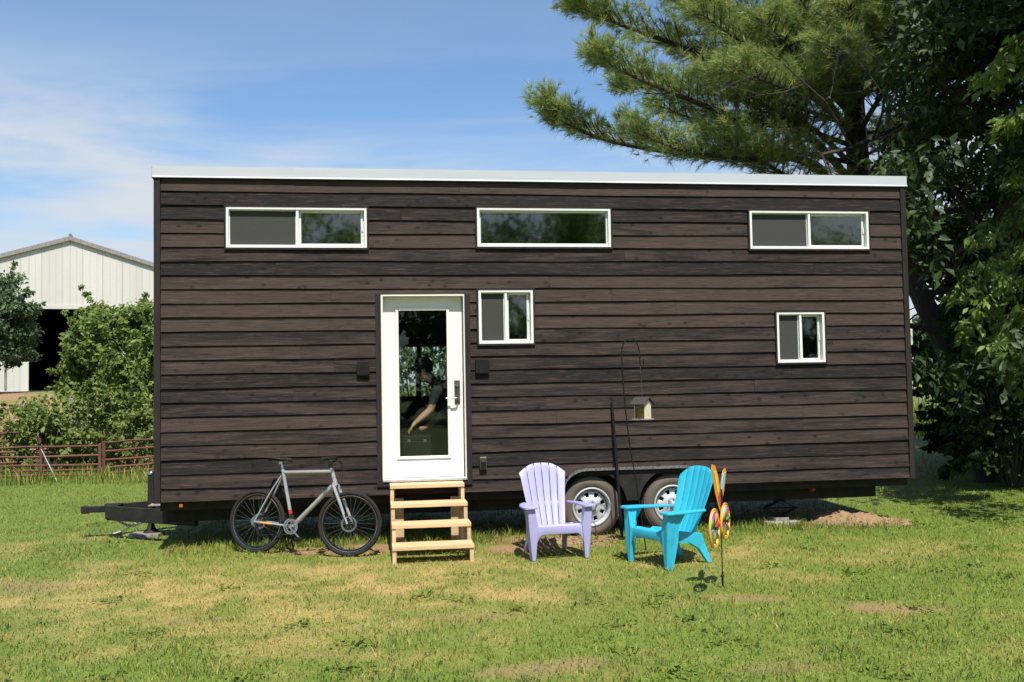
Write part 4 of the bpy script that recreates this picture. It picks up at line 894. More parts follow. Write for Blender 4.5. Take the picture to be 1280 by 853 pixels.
# ------------------------------------------------------------------ shepherd hook and bird feeder
SH_Y = 1.0
def shp(px, py):
    d = ray(px, py); o = HO-HIN*SH_Y; t = (o-CAM).dot(HIN)/d.dot(HIN); return CAM+d*t
hp = [shp(*p) for p in ((808, 690), (795.5, 604), (787.7, 560), (781, 503), (777.4, 451), (778, 434), (782, 426.5), (788, 423.3), (794, 426.5), (798.5, 436), (799.8, 450), (801, 457), (804.5, 456), (804, 449))]
b0 = Vector((hp[0].x, hp[0].y, 0)); hp[0] = Vector((hp[0].x, hp[0].y, -.03))
hk = empty('shepherd_hook', (b0.x, b0.y, H1(b0.x, b0.y)), 0, 'thin black shepherd hook leaning in front of the siding above the wheels', 'garden hook')
MB().tube([p-b0 for p in smooth_path(hp, 6)], .0068, 8).build('rod', 'black', hk, smooth=True)
MB().tube([Vector((0, -.0, .13))+(hp[1]-hp[0]).normalized()*.0+Vector((-.10, 0, 0)), Vector((.06, 0, .13))], .006, 6).build('foot_bar', 'black', hk)
ft = shp(802.5, 494); fb = shp(803.5, 525); hkp = shp(800.4, 455.5)
feed = empty('bird_feeder', (fb.x, fb.y, fb.z), HYAW-R(52), 'small house shaped bird feeder with dark roof hanging from the garden hook', 'bird feeder')
MB().box(-.105, .105, -.085, .085, 0, .014).build('tray', 'weathered', feed, bevel=.003)
fh = .17
for s_ in (-1, 1):
    MB().box(s_*.072-.006, s_*.072+.006, -.062, .062, .0145, .0145+fh).build('side_panel', 'cream', feed, bevel=.002)
    MB().box(-.065, .065, s_*.058-.0015, s_*.058+.0015, .0145, .0145+fh-.02).build('window_pane', 'feedglass', feed)
MB().box(-.062, .062, -.05, .05, .016, .085).build('seed', 'gum', feed)
rf = empty('roof', (0, 0, fh+.012)); rf.parent = feed
for s_ in (-1, 1):
    mb = MB(); mb.add([(-.105, 0, .085), (.105, 0, .085), (.105, s_*.115, .0), (-.105, s_*.115, .0)], [(0, 1, 2, 3)]); mb.build('roof_slope', 'shingle', rf, solid=.012)
for s_ in (-1, 1): mb = MB(); mb.prism([(-.09, .0), (.09, .0), (0, .068)], -.005, .005, Matrix.Translation((s_*.072, 0, 0)) @ Matrix.Rotation(R(90), 4, 'Z')); mb.build('gable', 'cream', rf)
tl = hkp-fb; inv = Matrix.Rotation(-(HYAW-R(52)), 3, 'Z'); tl = (inv @ tl)/.86; feed.scale = (.86, .86, .86)
MB().tube([(0, 0, fh+.08), tl*.98, tl], .0022, 6).build('wire', 'steel', feed)

ra = hworld(fac(764.5, 499, -.045)[0], -.045, fac(764.5, 499, -.045)[1]); rb_ = hworld(fac(777, 640, -.13)[0], -.13, 0)
o = MB().tube([Vector((0, 0, -.02)), (ra-rb_)*.5, (ra-rb_)*.9, ra-rb_], [.017, .017, .014, .006], 8).build('black_upright', 'black', None, smooth=True); o.location = rb_; tag(o, 'black upright tapered piece in front of the fender left of the garden hook', 'rod')  # black tapered tube from the ground up to the siding
# ------------------------------------------------------------------ soil heaps
def heap(px0, px1, py, depth, h, label, seed, nm='soil_heap'):
    a, b = gnd(px0, py), gnd(px1, py); mid = (a+b)/2; l = (b-a).length/2; nx, ny = 110, 44
    xs = np.linspace(-l, l, nx); ys = np.linspace(-depth, depth, ny); XX, YY = np.meshgrid(xs, ys)
    q = np.sqrt((XX/l)**2+(YY/depth)**2); nz = fbm(XX+seed, YY+seed, 6, 4)
    ZZ = h*np.clip(1-np.maximum(q+(nz-.5)*.55, 0)**1.7, -.3, 1)*(.45+1.1*fbm(XX+seed*3, YY, 2.2, 3))+ (fbm(XX, YY+seed, 16, 4)-.5)*.10*min(1, h/.1)*np.clip(1.1-q, 0, 1)-.012
    id_ = np.arange(nx*ny).reshape(ny, nx); F = np.stack([id_[:-1, :-1].ravel(), id_[:-1, 1:].ravel(), id_[1:, 1:].ravel(), id_[1:, :-1].ravel()], 1)
    o = np_mesh(nm, np.stack([XX.ravel(), YY.ravel(), ZZ.ravel()], 1), F, 'soil', smooth=True)
    cl = MB(); rc = random.Random(int(seed*10))
    for _ in range(140):
        i_, j_ = rc.randrange(2, nx-2), rc.randrange(2, ny-2); r_ = rc.uniform(.006, .022)
        if q[j_, i_] > 1.08: continue
        c_ = Vector((XX[j_, i_], YY[j_, i_], max(ZZ[j_, i_], 0)+r_*.3)); vs = [c_+Vector(v)*r_*rc.uniform(.6, 1.2) for v in ((1, 0, 0), (-1, 0, 0), (0, 1, 0), (0, -1, 0), (0, 0, 1), (0, 0, -1))]
        cl.add(vs, [(0, 2, 4), (2, 1, 4), (1, 3, 4), (3, 0, 4), (2, 0, 5), (1, 2, 5), (3, 1, 5), (0, 3, 5)])
    tag(cl.build('clods', 'soil', o, fix=False), kind='stuff')
    o = o; o.location = (mid.x, mid.y, H1(mid.x, mid.y)); o.rotation_euler = (0, 0, math.atan2((b-a).y, (b-a).x)); return tag(o, label, 'soil', 'heaps of bare soil')
heap(1000, 1146, 654, .26, .13, 'long low heap of bare brown soil beside the concrete pad', 3.1)
heap(640, 775, 677, .22, .05, 'low ridge of bare soil under the front trailer wheel', 8.7)
heap(355, 500, 690, .25, .022, 'flat scraped patch of bare soil under the bicycle', 5.2)

# ------------------------------------------------------------------ person inside, seen through the door glass
PD = .66     # distance behind the door plane
def pin(px, py, ins=PD):
    u, z = fac(px, py, ins); return Vector((u, ins, z))
hd = pin(529, 464); chest = pin(556, 492); hipc = Vector((pin(604, 505).x, PD+.10, FZ+.93)); shL = pin(545, 489, PD-.19); elb = pin(538.5, 512.5, PD-.22); wri = pin(519, 529, PD-.25); hnd = pin(514, 535, PD-.25)
ZF = FZ
def skin_body():
    me = bpy.data.meshes.new('person_body'); J = []; E_ = []; Rr = []
    def add(p, r, par=None):
        J.append(Vector(p)); Rr.append(r); i = len(J)-1
        if par is not None: E_.append((par, i))
        return i
    hip = add(hipc, (.16, .13)); waist = add(hipc.lerp(chest, .4), (.145, .115), hip); ch = add(chest+Vector((.03, 0, .0)), (.165, .13), waist); nk0 = add(chest.lerp(hd, .45)+Vector((0, 0, .0)), (.075, .07), ch); nk = add(chest.lerp(hd, .68), (.058, .058), nk0); h0 = add(hd+Vector((.015, 0, -.045)), (.082, .075), nk); h1 = add(hd+Vector((-.01, 0, .05)), (.092, .082), h0); h2 = add(hd+Vector((-.005, 0, .115)), (.06, .055), h1)
    sl_ = add(shL, (.075, .07), ch); e1 = add(shL.lerp(elb, .5), (.058, .055), sl_); e2 = add(elb, (.046, .043), e1); w0 = add(elb.lerp(wri, .45), (.045, .04), e2); w1 = add(wri, (.030, .026), w0); w2 = add(wri.lerp(hnd, .6), (.040, .022), w1)
    sr = add(chest+Vector((.01, .19, -.01)), (.075, .07), ch); f1 = add(chest+Vector((-.03, .24, -.27)), (.05, .047), sr); f2 = add(chest+Vector((-.22, .20, -.40)), (.035, .032), f1); f3 = add(chest+Vector((-.30, .18, -.42)), (.038, .024), f2)
    for s_ in (-1, 1):
        k1 = add(hipc+Vector((.01, s_*.11, -.10)), (.095, .095), hip); k2 = add(Vector((hipc.x-.05, PD+.10+s_*.12, ZF+.50)), (.068, .065), k1); k3 = add(Vector((hipc.x+.0, PD+.10+s_*.12, ZF+.10)), (.046, .045), k2); k4 = add(Vector((hipc.x-.015, PD+.10+s_*.12, ZF+.045)), (.045, .04), k3); add(Vector((hipc.x-.17, PD+.10+s_*.14, ZF+.035)), (.036, .03), k4)
    # fingers rooted in the near hand
    base = wri.lerp(hnd, .6); dv_ = (hnd-wri).normalized()
    for i, (oy, ln) in enumerate(((-.026, .062), (-.009, .072), (.009, .068), (.026, .052))):
        a_ = add(base+Vector((0, oy, 0))+dv_*.028, (.0095, .0095), w2); b_ = add(base+Vector((-.006, oy, -.012))+dv_*(.028+ln*.55), (.009, .009), a_); add(base+Vector((.006, oy, -.040))+dv_*(.028+ln*.75), (.008, .008), b_)
    a_ = add(base+Vector((.0, -.040, .004))+dv_*.004, (.011, .011), w2); b_ = add(base+Vector((.0, -.058, -.004))+dv_*.030, (.0095, .0095), a_); add(base+Vector((.0, -.054, -.020))+dv_*.052, (.0085, .0085), b_)
    me.from_pydata(J, E_, []); o = bpy.data.objects.new('tmp_body', me); COL.objects.link(o)
    md = o.modifiers.new('skin', 'SKIN'); md.use_smooth_shade = True
    for i, r in enumerate(Rr): me.skin_vertices[0].data[i].radius = r; me.skin_vertices[0].data[i].use_root = (i == 0)
    o.modifiers.new('sub', 'SUBSURF').levels = 2; o.modifiers['sub'].render_levels = 2
    dg = bpy.context.evaluated_depsgraph_get(); m2 = bpy.data.meshes.new_from_object(o.evaluated_get(dg)); bpy.data.objects.remove(o)
    m2.name = 'person_body'; m2.materials.clear()
    for k_ in ('skin', 'cloth', 'denim'): m2.materials.append(M[k_])
    for p in m2.polygons:
        c = p.center; armskin = c.y < PD-.12 and c.z < shL.lerp(elb, .72).z and c.x < elb.x+.09 and c.z > ZF+.3
        head = (c-hd).length < .17 and c.x < hd.x+.09; neck = False
        arm2 = c.y > PD+.14 and c.x < chest.x-.02 and c.z < chest.z-.26 and c.z > ZF+.45
        p.material_index = 0 if (armskin or head or arm2) else (2 if c.z < hipc.z-.02 and c.x > hipc.x-.30 and c.z < ZF+.92 else 1); p.use_smooth = True
    return m2
pb = hworld(hipc.x, hipc.y, FZ)
person = empty('person', pb, HYAW, 'person in black cap and black shirt bending over inside behind the door glass', 'person')
bo = bpy.data.objects.new('body', skin_body()); COL.objects.link(bo); bo.parent = person; bo.location = (-hipc.x, -hipc.y, -FZ)
lp = lambda p: p-Vector((hipc.x, hipc.y, FZ))
cap = MB(); cap.lathe(lp(hd)+Vector((.008, 0, .040)), Vector((-.12, 0, 1)), [(.106, 0), (.108, .03), (.100, .07), (.075, .105), (.035, .122), (0, .126)], 24); cap.build('cap', 'cloth', person, smooth=True)
cap = MB(); vs = []
for i in range(13):
    t = R(-70+140*i/12); vs += [lp(hd)+Vector((.0-.100*math.cos(t), .098*math.sin(t), .055)), lp(hd)+Vector((-.09-.100*math.cos(t), .085*math.sin(t), .028))]
cap.add(vs, [(2*i, 2*i+2, 2*i+3, 2*i+1) for i in range(12)]); cap.build('cap_brim', 'cloth', person, smooth=True, solid=.004)
MB().lathe(lp(hd)+Vector((-.088, 0, -.012)), Vector((-1, 0, -.5)), [(.020, -.01), (.016, .01), (.010, .026), (0, .032)], 10).build('nose', 'skin', person, smooth=True)
for s_ in (-1, 1):
    MB().lathe(lp(hd)+Vector((.012, s_*.080, -.005)), (0, s_, .0), [(.030, -.006), (.030, .004), (.018, .010), (0, .008)], 12).build('ear', 'skin', person, smooth=True)
    MB().lathe(lp(hd)+Vector((-.080, s_*.034, .022)), (-1, s_*.3, 0), [(.011, -.004), (.009, .004), (0, .008)], 10).build('eye', 'black', person, smooth=True)
MB().box(-.006, .004, -.024, .024, -.004, .004, Matrix.Translation(lp(hd)+Vector((-.084, 0, -.060)))).build('mouth', 'skin', person)
hair = MB(); hair.lathe(lp(hd)+Vector((.014, 0, .030)), Vector((-.12, 0, 1)), [(.090, -.045), (.099, -.02), (.100, .02), (.096, .03)], 24); hair.build('hair', 'black', person, smooth=True)
bx = hworld(hnd.x+.10, PD-.25, FZ)
case = empty('tool_case', bx, HYAW, 'dark case with shiny metal fittings under the bent person\'s hand', 'case')
zc = hnd.z-FZ-.045
MB().box(-.20, .12, -.10, .10, .0, zc-.10).build('body', 'black', case, bevel=.01); MB().box(-.20, .12, -.10, .10, zc-.098, zc-.04).build('lid', 'black', case, bevel=.01)
for x_ in (-.13, .05): MB().box(x_-.016, x_+.016, -.106, -.101, zc-.115, zc-.085).build('latch', 'steel', case, bevel=.002)
MB().tube(smooth_path([(-.15, 0, zc-.045), (-.15, 0, zc), (-.05, 0, zc), (-.05, 0, zc-.045)], 3), .009, 8).build('handle', 'black', case)

# ------------------------------------------------------------------ rusty pipe gates on the left
def gate(A, B, zs, posts, label, r=.021, sag=0):
    A = Vector(A); B = Vector(B); d = B-A; l = d.length; rz = math.atan2(d.y, d.x)
    g = empty('pipe_gate', (A.x, A.y, H1(A.x, A.y)), rz, label, 'gate', 'rusty pipe gates')
    for i, z in enumerate(zs):
        n = 6; pts = [(l*j/n, rj.uniform(-.012, .012), z+sag*j/n+rj.uniform(-.010, .010)) for j in range(n+1)]
        MB().tube(pts, r, 8).build('rail', 'rust', g, smooth=True)
    for p in posts: MB().box(l*p-.025, l*p+.025, -.03, .03, max(zs[0]-.05, -.02), zs[-1]+.03).build('upright', 'rust', g)
    return g
GY = gnd(127, 600)
ga_ = gnd(-60, 604); gb_ = gnd(127, 599.5); gc_ = gnd(232, 592)
gate(ga_, gb_, [.03, .115, .205, .31, .48, .665], [.02, .595, .99], 'long low rusty pipe gate lying along the grass at far left')
gate(gb_, gc_, [.10, .21, .36, .53, .70], [.02, .64], 'shorter rusty pipe gate running behind the trailer tongue', sag=.04)
gate(ga_+Vector((0, .9, 0)), gnd(215, 584), [.12, .30, .52, .74, .90], [.3, .76], 'second rusty pipe gate standing behind the low one in the weeds')
o = MB().tube([gnd(53, 601)+Vector((0, -.06, .62))-gnd(53, 601), gnd(77, 606)-gnd(53, 601)+Vector((0, -.12, .02))], .006, 6).build('bare_stick', 'rope', None); o.location = gnd(53, 601); tag(o, 'pale bare stick leaning against the rusty pipe gate', 'stick')
p = atY(91.5, 520, 20.6); MB_ = MB().box(-.075, .075, -.07, .07, -.1, atY(91.5, 498, 20.6).z-H1(p.x, 20.6))
o = MB_.build('fence_post', 'weathered', None, bevel=.012); o.location = (p.x, 20.6, H1(p.x, 20.6)); tag(o, 'weathered pale wooden fence post in front of the leafy shrub', 'post')
r0, r1 = atY(-40, 541, 20.9), atY(92, 545, 20.9)
o = MB().bar((0, 0, 0), r1-r0, .04, .16).build('fence_board', 'weathered', None); o.location = r0; tag(o, 'grey horizontal fence board behind the rusty gates at far left', 'board')

# ------------------------------------------------------------------ barn
BD = 47.0; BYAW = R(20)
bp_ = atY(88, 300, BD); bz = 1.62
barn = empty('barn', (bp_.x, bp_.y, bz), BYAW, 'large white metal barn with wide dark doorway behind the trees at left', 'barn')
bh = atY(88, 297, BD).z-bz; HWB = 8.6; PIT = .315; be = bh-HWB*PIT
def bl(px, py):   # pixel -> barn front plane
    n = Vector((math.sin(BYAW), -math.cos(BYAW), 0)); d = ray(px, py); t = (bp_-CAM).dot(n)/d.dot(n); p = CAM+d*t-bp_; return p.x*math.cos(BYAW)+p.y*math.sin(BYAW), p.z+bp_.z-bz
ox0 = bl(36, 460)[0]; ox1 = bl(128, 400)[0]+.9; oz = bl(80, 386)[1]
zr = lambda x: bh-abs(x)*PIT
PW = .915; x = -HWB; i = 0
while x < HWB-.01:
    x1 = min(x+PW, HWB); edges = sorted({x, x1}|{q for q in (0, ox0, ox1) if x < q < x1})
    for a, b in zip(edges, edges[1:]):
        m = (a+b)/2; zb = oz if ox0 < m < ox1 else -.3
        mb = MB(); mb.add([(a, 0, zb), (b-.006, 0, zb), (b-.006, 0, zr(b)), (a, 0, zr(a)), (a, .03, zb), (b-.006, .03, zb), (b-.006, .03, zr(b)), (a, .03, zr(a))], [(0, 1, 2, 3), (7, 6, 5, 4), (0, 4, 5, 1), (1, 5, 6, 2), (2, 6, 7, 3), (3, 7, 4, 0)])
        q = x
        while q < x1-.02:
            if a-.001 <= q < b-.03: mb.add([(q, -.0, zb), (q+.012, -.013, zb), (q+.040, -.013, zb), (q+.052, 0, zb), (q, -.0, zr(q)), (q+.012, -.013, zr(q+.012)), (q+.040, -.013, zr(q+.04)), (q+.052, 0, zr(q+.052))], [(0, 1, 5, 4), (1, 2, 6, 5), (2, 3, 7, 6)])
            q += .305
        mb.build('wall_panel', 'barn', barn, fix=False)
    x = x1
DEP = 24
for s_ in (-1, 1):
    mb = MB(); mb.add([(0, -.10, bh+.02), (s_*(HWB+.35), -.10, zr(HWB+.35)+.02), (s_*(HWB+.35), DEP, zr(HWB+.35)+.02), (0, DEP, bh+.02)], [(0, 1, 2, 3)]); rf_ = mb.build('roof', 'barnroof', barn, solid=.05)
    mb = MB(); mb.add([(0, -.11, bh+.05), (s_*(HWB+.36), -.11, zr(HWB+.36)+.05), (s_*(HWB+.36), -.11, zr(HWB+.36)-.16), (0, -.11, bh-.16), (0, -.14, bh+.05), (s_*(HWB+.36), -.14, zr(HWB+.36)+.05), (s_*(HWB+.36), -.14, zr(HWB+.36)-.16), (0, -.14, bh-.16)], [(0, 1, 2, 3), (7, 6, 5, 4), (0, 4, 5, 1), (1, 5, 6, 2), (2, 6, 7, 3), (3, 7, 4, 0)]); mb.build('rake_trim', 'weathered', rf_)
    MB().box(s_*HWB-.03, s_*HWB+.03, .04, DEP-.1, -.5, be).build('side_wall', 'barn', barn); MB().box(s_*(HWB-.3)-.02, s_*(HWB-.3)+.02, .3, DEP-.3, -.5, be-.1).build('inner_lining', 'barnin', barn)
mb = MB(); mb.tube([(0, -.14, bh+.10), (0, DEP, bh+.10)], .08, 8); mb.build('ridge_cap', 'barnroof', barn)
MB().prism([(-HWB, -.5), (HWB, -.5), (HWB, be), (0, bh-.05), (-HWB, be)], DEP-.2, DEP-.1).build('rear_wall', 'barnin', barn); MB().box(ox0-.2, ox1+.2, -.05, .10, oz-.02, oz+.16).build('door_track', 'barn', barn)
MB().box(-HWB+.3, HWB-.3, .1, DEP-.3, -.3, -.22).build('floor', 'soil', barn)
MB().box(ox0-1.05, ox0-.95, -.06, -.03, .3, 2.6).build('door_seam', 'barnroof', barn)

# ------------------------------------------------------------------ trees
def leaf_mesh(name, C, N_, size, mat, parent, aspect=.55, droop=.3, jit=.5, rbase=None, up=.35):
    """C: centres (n,3); N_: outward directions (n,3); each leaf is a folded four point blade"""
    n = len(C); s = size*(.45+1.15*RNG.random(n)**1.3)
    d = N_*(.6)+RNG.normal(0, jit, (n, 3)); d[:, 2] -= droop; d /= np.linalg.norm(d, axis=1, keepdims=True)+1e-9
    nrm = RNG.normal(0, .6, (n, 3))+np.array([.1, -.35, up+.4]); side = np.cross(d, nrm); side /= np.linalg.norm(side, axis=1, keepdims=True)+1e-9
    upv = np.cross(side, d)
    V = np.empty((n, 4, 3)); V[:, 0] = C-d*s[:, None]*.5; V[:, 1] = C+side*(s*aspect*.5)[:, None]+upv*(s*.08)[:, None]; V[:, 2] = C+d*s[:, None]*.5-upv*(s*.10)[:, None]; V[:, 3] = C-side*(s*aspect*.5)[:, None]+upv*(s*.08)[:, None]
    b = np.arange(n)[:, None]*4; F = np.concatenate([b+np.array([[0, 1, 2]]), b+np.array([[0, 2, 3]])])
    r = np.clip((RNG.random(n)*.7+.15 if rbase is None else rbase+RNG.normal(0, .16, n)), 0, 1)
    return np_mesh(name, V.reshape(-1, 3), F, mat, parent, attrs={'rnd': np.repeat(r, 4)})
def grow(mb, p, d, length, r, depth, rnd, ends, spread=.75, upb=.12, nseg=4):
    pts = [Vector(p)]; dd = Vector(d).normalized()
    for i in range(nseg):
        dd = (dd+Vector((rnd.gauss(0, .13), rnd.gauss(0, .13), rnd.gauss(0, .10)+upb*.3))).normalized(); pts.append(pts[-1]+dd*length/nseg)
    rr = [r*(1-.55*i/nseg) for i in range(nseg+1)]; mb.tube(pts, rr, 6 if r < .05 else 9, False)
    if depth == 0:
        ends += [(q, dd) for q in pts[1:]]; return
    kids = rnd.choice((3, 3, 4))
    for i in range(kids):
        t = .35+.65*(i+1)/kids; q = pts[min(int(t*nseg), nseg)]
        a = Vector((rnd.gauss(0, 1), rnd.gauss(0, 1), rnd.gauss(0, .6)+upb)); a = (a-dd*a.dot(dd)).normalized()
        nd = (dd*(1-spread*.55)+a*spread).normalized(); grow(mb, q, nd, length*rnd.uniform(.55, .78), rr[min(int(t*nseg), nseg)]*.62, depth-1, rnd, ends, spread, upb, nseg)
    if depth <= 2: ends += [(q, dd) for q in pts[2:]]
def clump_leaves(ends, base, per, rad, flat=.7):
    c = np.array([tuple(e[0]) for e in ends]); n = len(c); k = per
    off = RNG.normal(0, 1, (n, k, 3)); off /= np.linalg.norm(off, axis=2, keepdims=True); off *= (RNG.random((n, k, 1))**.5)*rad*np.array([e[2] if len(e) > 2 else 1. for e in ends])[:, None, None]; off[:, :, 2] *= flat
    P = (c[:, None, :]+off).reshape(-1, 3); Nn = off.reshape(-1, 3)/rad; tone = np.repeat(RNG.random(n)*.55+.22, k)
    return P, Nn, tone
def ragged(ends, seed, scale, mb):
    """knock holes into a crown and add long thin shoots, so the outline is uneven"""
    rnd = random.Random(seed+500); pts = [e[0] for e in ends]
    holes_ = [(rnd.choice(pts), scale*rnd.uniform(.5, 1.1)) for _ in range(9)]
    out = [e for e in ends if not any((e[0]-c).length < r for c, r in holes_)]
    cen = sum((p for p in pts), Vector())/len(pts)
    for _ in range(22):
        p = rnd.choice(pts); d = ((p-cen).normalized()+Vector((rnd.gauss(0, .3), rnd.gauss(0, .3), abs(rnd.gauss(.3, .3))))).normalized(); l = scale*rnd.uniform(.8, 1.9); q = [p+d*l*k/4+Vector((0, 0, .03*k)) for k in range(5)]
        mb.tube(q, [.010, .008, .006, .004, .002], 4, False); out += [(v, d, .35) for v in q]
    return out
def leafy_tree(name, loc, trunk, limbs, depth, ln, per, rad, size, mat, label, cat='tree', seed=1, group=None, spread=.75, upb=.12, clip=None, aspect=.55, lean=(0, 0), r0=.1):
    rnd = random.Random(seed); t = empty(name, loc, 0, label, cat, group); mb = MB(); ends = []
    top = Vector((lean[0], lean[1], trunk)); pts = smooth_path([(0, 0, -.15), (lean[0]*.3+.03, lean[1]*.3, trunk*.4), top], 4); mb.tube(pts, [r0*(1.25-.55*i/(len(pts)-1)) for i in range(len(pts))], 10)
    for i in range(limbs):
        a = 2*math.pi*(i+rnd.uniform(-.3, .3))/limbs; q = pts[max(2, len(pts)-1-rnd.randrange(0, 4))]
        grow(mb, q, (math.cos(a), math.sin(a), rnd.uniform(.25, 1.1)), ln*rnd.uniform(.8, 1.15), r0*.55, depth, rnd, ends, spread, upb)
    grow(mb, top, (rnd.gauss(0, .2), rnd.gauss(0, .2), 1), ln*1.05, r0*.7, depth, rnd, ends, spread, upb)
    if clip: ends = [e for e in ends if clip(e[0])]
    ends = ragged(ends, seed, rad*1.35, mb)
    mb.build('trunk', 'bark', t, smooth=True, fix=False)
    P, Nn, tone = clump_leaves(ends, None, per, rad); leaf_mesh('crown', P, Nn, size, mat, t, aspect, rbase=tone)
    return t, ends
def bush(name, loc, rx, ry, rz, nclump, per, rad, size, mat, label, cat, seed, group=None, aspect=.55):
    """dense low growth: stems fan out from the ground to leaf clumps through an uneven ellipsoid"""
    rnd = random.Random(seed); t = empty(name, loc, 0, label, cat, group); mb = MB(); ends = []
    for i in range(nclump):
        a = rnd.uniform(0, 2*math.pi); q = rnd.random()**.45; e = rnd.uniform(-.55, 1)
        h = rz*(.5+.5*e)*(.75+.4*rnd.random()); w = math.sqrt(max(.05, 1-e*e*.85))*q
        p = Vector((rx*w*math.cos(a), ry*w*math.sin(a), max(.12, h))); ends.append((p, p.normalized()))
        if i % 3 == 0: mb.tube([(p.x*.08, p.y*.08, -.1), (p.x*.5, p.y*.5, p.z*.6), p], [.022, .014, .005], 5, False)
    ends = ragged(ends, seed, rad*1.25, mb)
    mb.build('stems', 'barkg', t, smooth=True, fix=False)
    P, Nn, tone = clump_leaves(ends, None, per, rad); leaf_mesh('crown', P, Nn, size, mat, t, aspect, rbase=tone); return t
def onG(px, Y): p = atY(px, 500, Y); return (p.x, Y, H1(p.x, Y))

# left: mulberry like tree by the barn, blue green tree at the edge, vines on the fence
leafy_tree('broadleaf_tree', onG(160, 24), 2.0, 7, 3, .86, 30, .30, .115, 'leafA', 'bright green leafy small tree between the barn and the house', seed=5, r0=.09)
bush('leafy_shrub', onG(182, 22.8), 1.2, 1.0, 2.5, 170, 44, .32, .115, 'leafA', 'dense green shrub against the left end of the house behind the gates', 'shrub', 21)
bush('leafy_shrub', onG(94, 22.3), 1.3, .7, 1.55, 130, 40, .28, .11, 'leafA', 'low green shrub around the weathered fence post', 'shrub', 22)
leafy_tree('broadleaf_tree', onG(-22, 33), 1.7, 7, 3, 1.22, 34, .36, .125, 'leafB', 'dark blue green round tree before the barn at the left edge', seed=9, r0=.14)
for i, (px, Y_, rx, h) in enumerate(((20, 20.2, 1.0, 1.15), (66, 20.0, .9, 1.3), (118, 20.1, 1.0, 1.35), (160, 19.9, .9, 1.25), (205, 20.4, .9, 1.2), (-25, 20.6, .9, 1.1))):
    bush('vine_clump', onG(px, Y_), rx, .4, h, 60, 28, .20, .09, 'leafV', ['leafy vine tangle behind the gates nearest the left edge', 'leafy vine tangle just left of the weathered fence post', 'leafy vine tangle just right of the weathered fence post', 'leafy vine tangle in front of the dense shrub', 'leafy vine tangle hidden behind the house corner', 'leafy vine tangle cut off by the left edge'][i], 'vine', 40+i, 'vines behind the rusty gates')
bush('broadleaf_tree', (-2.1, 21.0, H1(-2.1, 21.0)), 2.2, 1.2, 3.6, 190, 34, .34, .13, 'leafB', 'green bushy tree behind the house seen through the door glass', 'tree', 15)

# right: eastern white pine behind the house
PY = 18.2; pb_ = atY(1078, 300, PY); pine = empty('pine_tree', (pb_.x, PY, 0), 0, 'tall white pine with long needled branches reaching over the house roof', 'pine tree')
mb = MB(); tp = [(.25, 0, -.2), (.15, 0, 2), (.0, 0, 5), (-.1, 0, 8), (-.15, 0, 12), (-.2, 0, 16)]; mb.tube(smooth_path(tp, 4), [.30, .29, .28, .27, .26, .25, .24, .23, .22, .21, .20, .19, .18, .17, .16, .15, .13, .11, .09, .07, .04], 12); trunk_mb = mb
rp = random.Random(4); tufts = []
def pine_branch(ctrl, r, side=1.0, dens=1.0):
    """main limb through ctrl (tree-local); side twigs fan out sideways and upward, tufts sit on the twigs"""
    pts = smooth_path(ctrl, 7); n = len(pts); trunk_mb.tube(pts, [r*(1-.88*i/(n-1)) for i in range(n)], 7, False); L_ = sum((pts[i+1]-pts[i]).length for i in range(n-1))
    for i in range(int(n*.22), n):
        f = i/(n-1); d = (pts[min(i+1, n-1)]-pts[i-1]).normalized(); sd_ = d.cross(Vector((0, 0, 1))).normalized()
        for s_ in (-1, 1):
            for _ in range(2 if dens > .8 else 1):
                tl_ = side*(1.25-.85*f)*rp.uniform(.55, 1.1); a = (d*rp.uniform(.5, 1.0)+sd_*s_*rp.uniform(.4, 1.0)+Vector((0, 0, rp.uniform(-.05, .45)))).normalized()
                q = [pts[i]]; 
                for k_ in range(4): q.append(q[-1]+(a+Vector((0, 0, .10*k_))).normalized()*tl_/4)
                trunk_mb.tube(q, [.012, .010, .008, .006, .003], 4, False)
                for k_ in range(1, 5):
                    for _ in range(2):
                        a2 = (a+Vector((rp.gauss(0, .55), rp.gauss(0, .55), rp.gauss(.15, .35)))).normalized(); ee = q[k_]+a2*rp.uniform(.08, .30)
                        tufts.append((ee, a2))
        if f > .9: tufts.append((pts[i], d))
def pl(px, py, Y): p = atY(px, py, Y); return (p.x-pb_.x, p.y-PY, p.z)
pine_branch([(0, 0, 4.9), pl(1000, 200, 17.6), pl(880, 195, 17), pl(770, 178, 16.5), pl(715, 158, 16.3), pl(690, 142, 16.2)], .085, 1.0)
pine_branch([(0, 0, 5.2), pl(1010, 170, 17), pl(930, 150, 16.2), pl(850, 120, 15.6), pl(790, 95, 15.3), pl(752, 74, 15.2)], .08, 1.05)
pine_branch([(0, 0, 6.3), pl(1000, 110, 17.4), pl(900, 75, 16.8), pl(800, 40, 16.4), pl(755, 22, 16.2), pl(722, 8, 16.1)], .08, 1.0)
pine_branch([(0, 0, 4.7), pl(1020, 205, 17), pl(940, 200, 16), pl(860, 190, 15.4), pl(800, 168, 15.2)], .07, 1.0)
pine_branch([(0, 0, 5.6), pl(1000, 150, 18.4), pl(900, 120, 19), pl(830, 108, 19.4), pl(780, 112, 19.6)], .06, .9)
pine_branch([(0, 0, 7.2), pl(1000, 50, 17.6), pl(900, 10, 17), pl(800, -30, 16.6), pl(720, -50, 16.4)], .08, 1.1)
pine_branch([(0, 0, 6.6), pl(1010, 90, 16.6), pl(940, 60, 15.6), pl(880, 20, 15)], .07, 1.05)
pine_branch([(0, 0, 6.0), pl(1030, 120, 16.4), pl(980, 110, 15.2), pl(930, 90, 14.6)], .06, 1.0)
pine_branch([(0, 0, 8.0), pl(1010, 0, 17), pl(930, -40, 16), pl(850, -80, 15.6)], .07, 1.1)
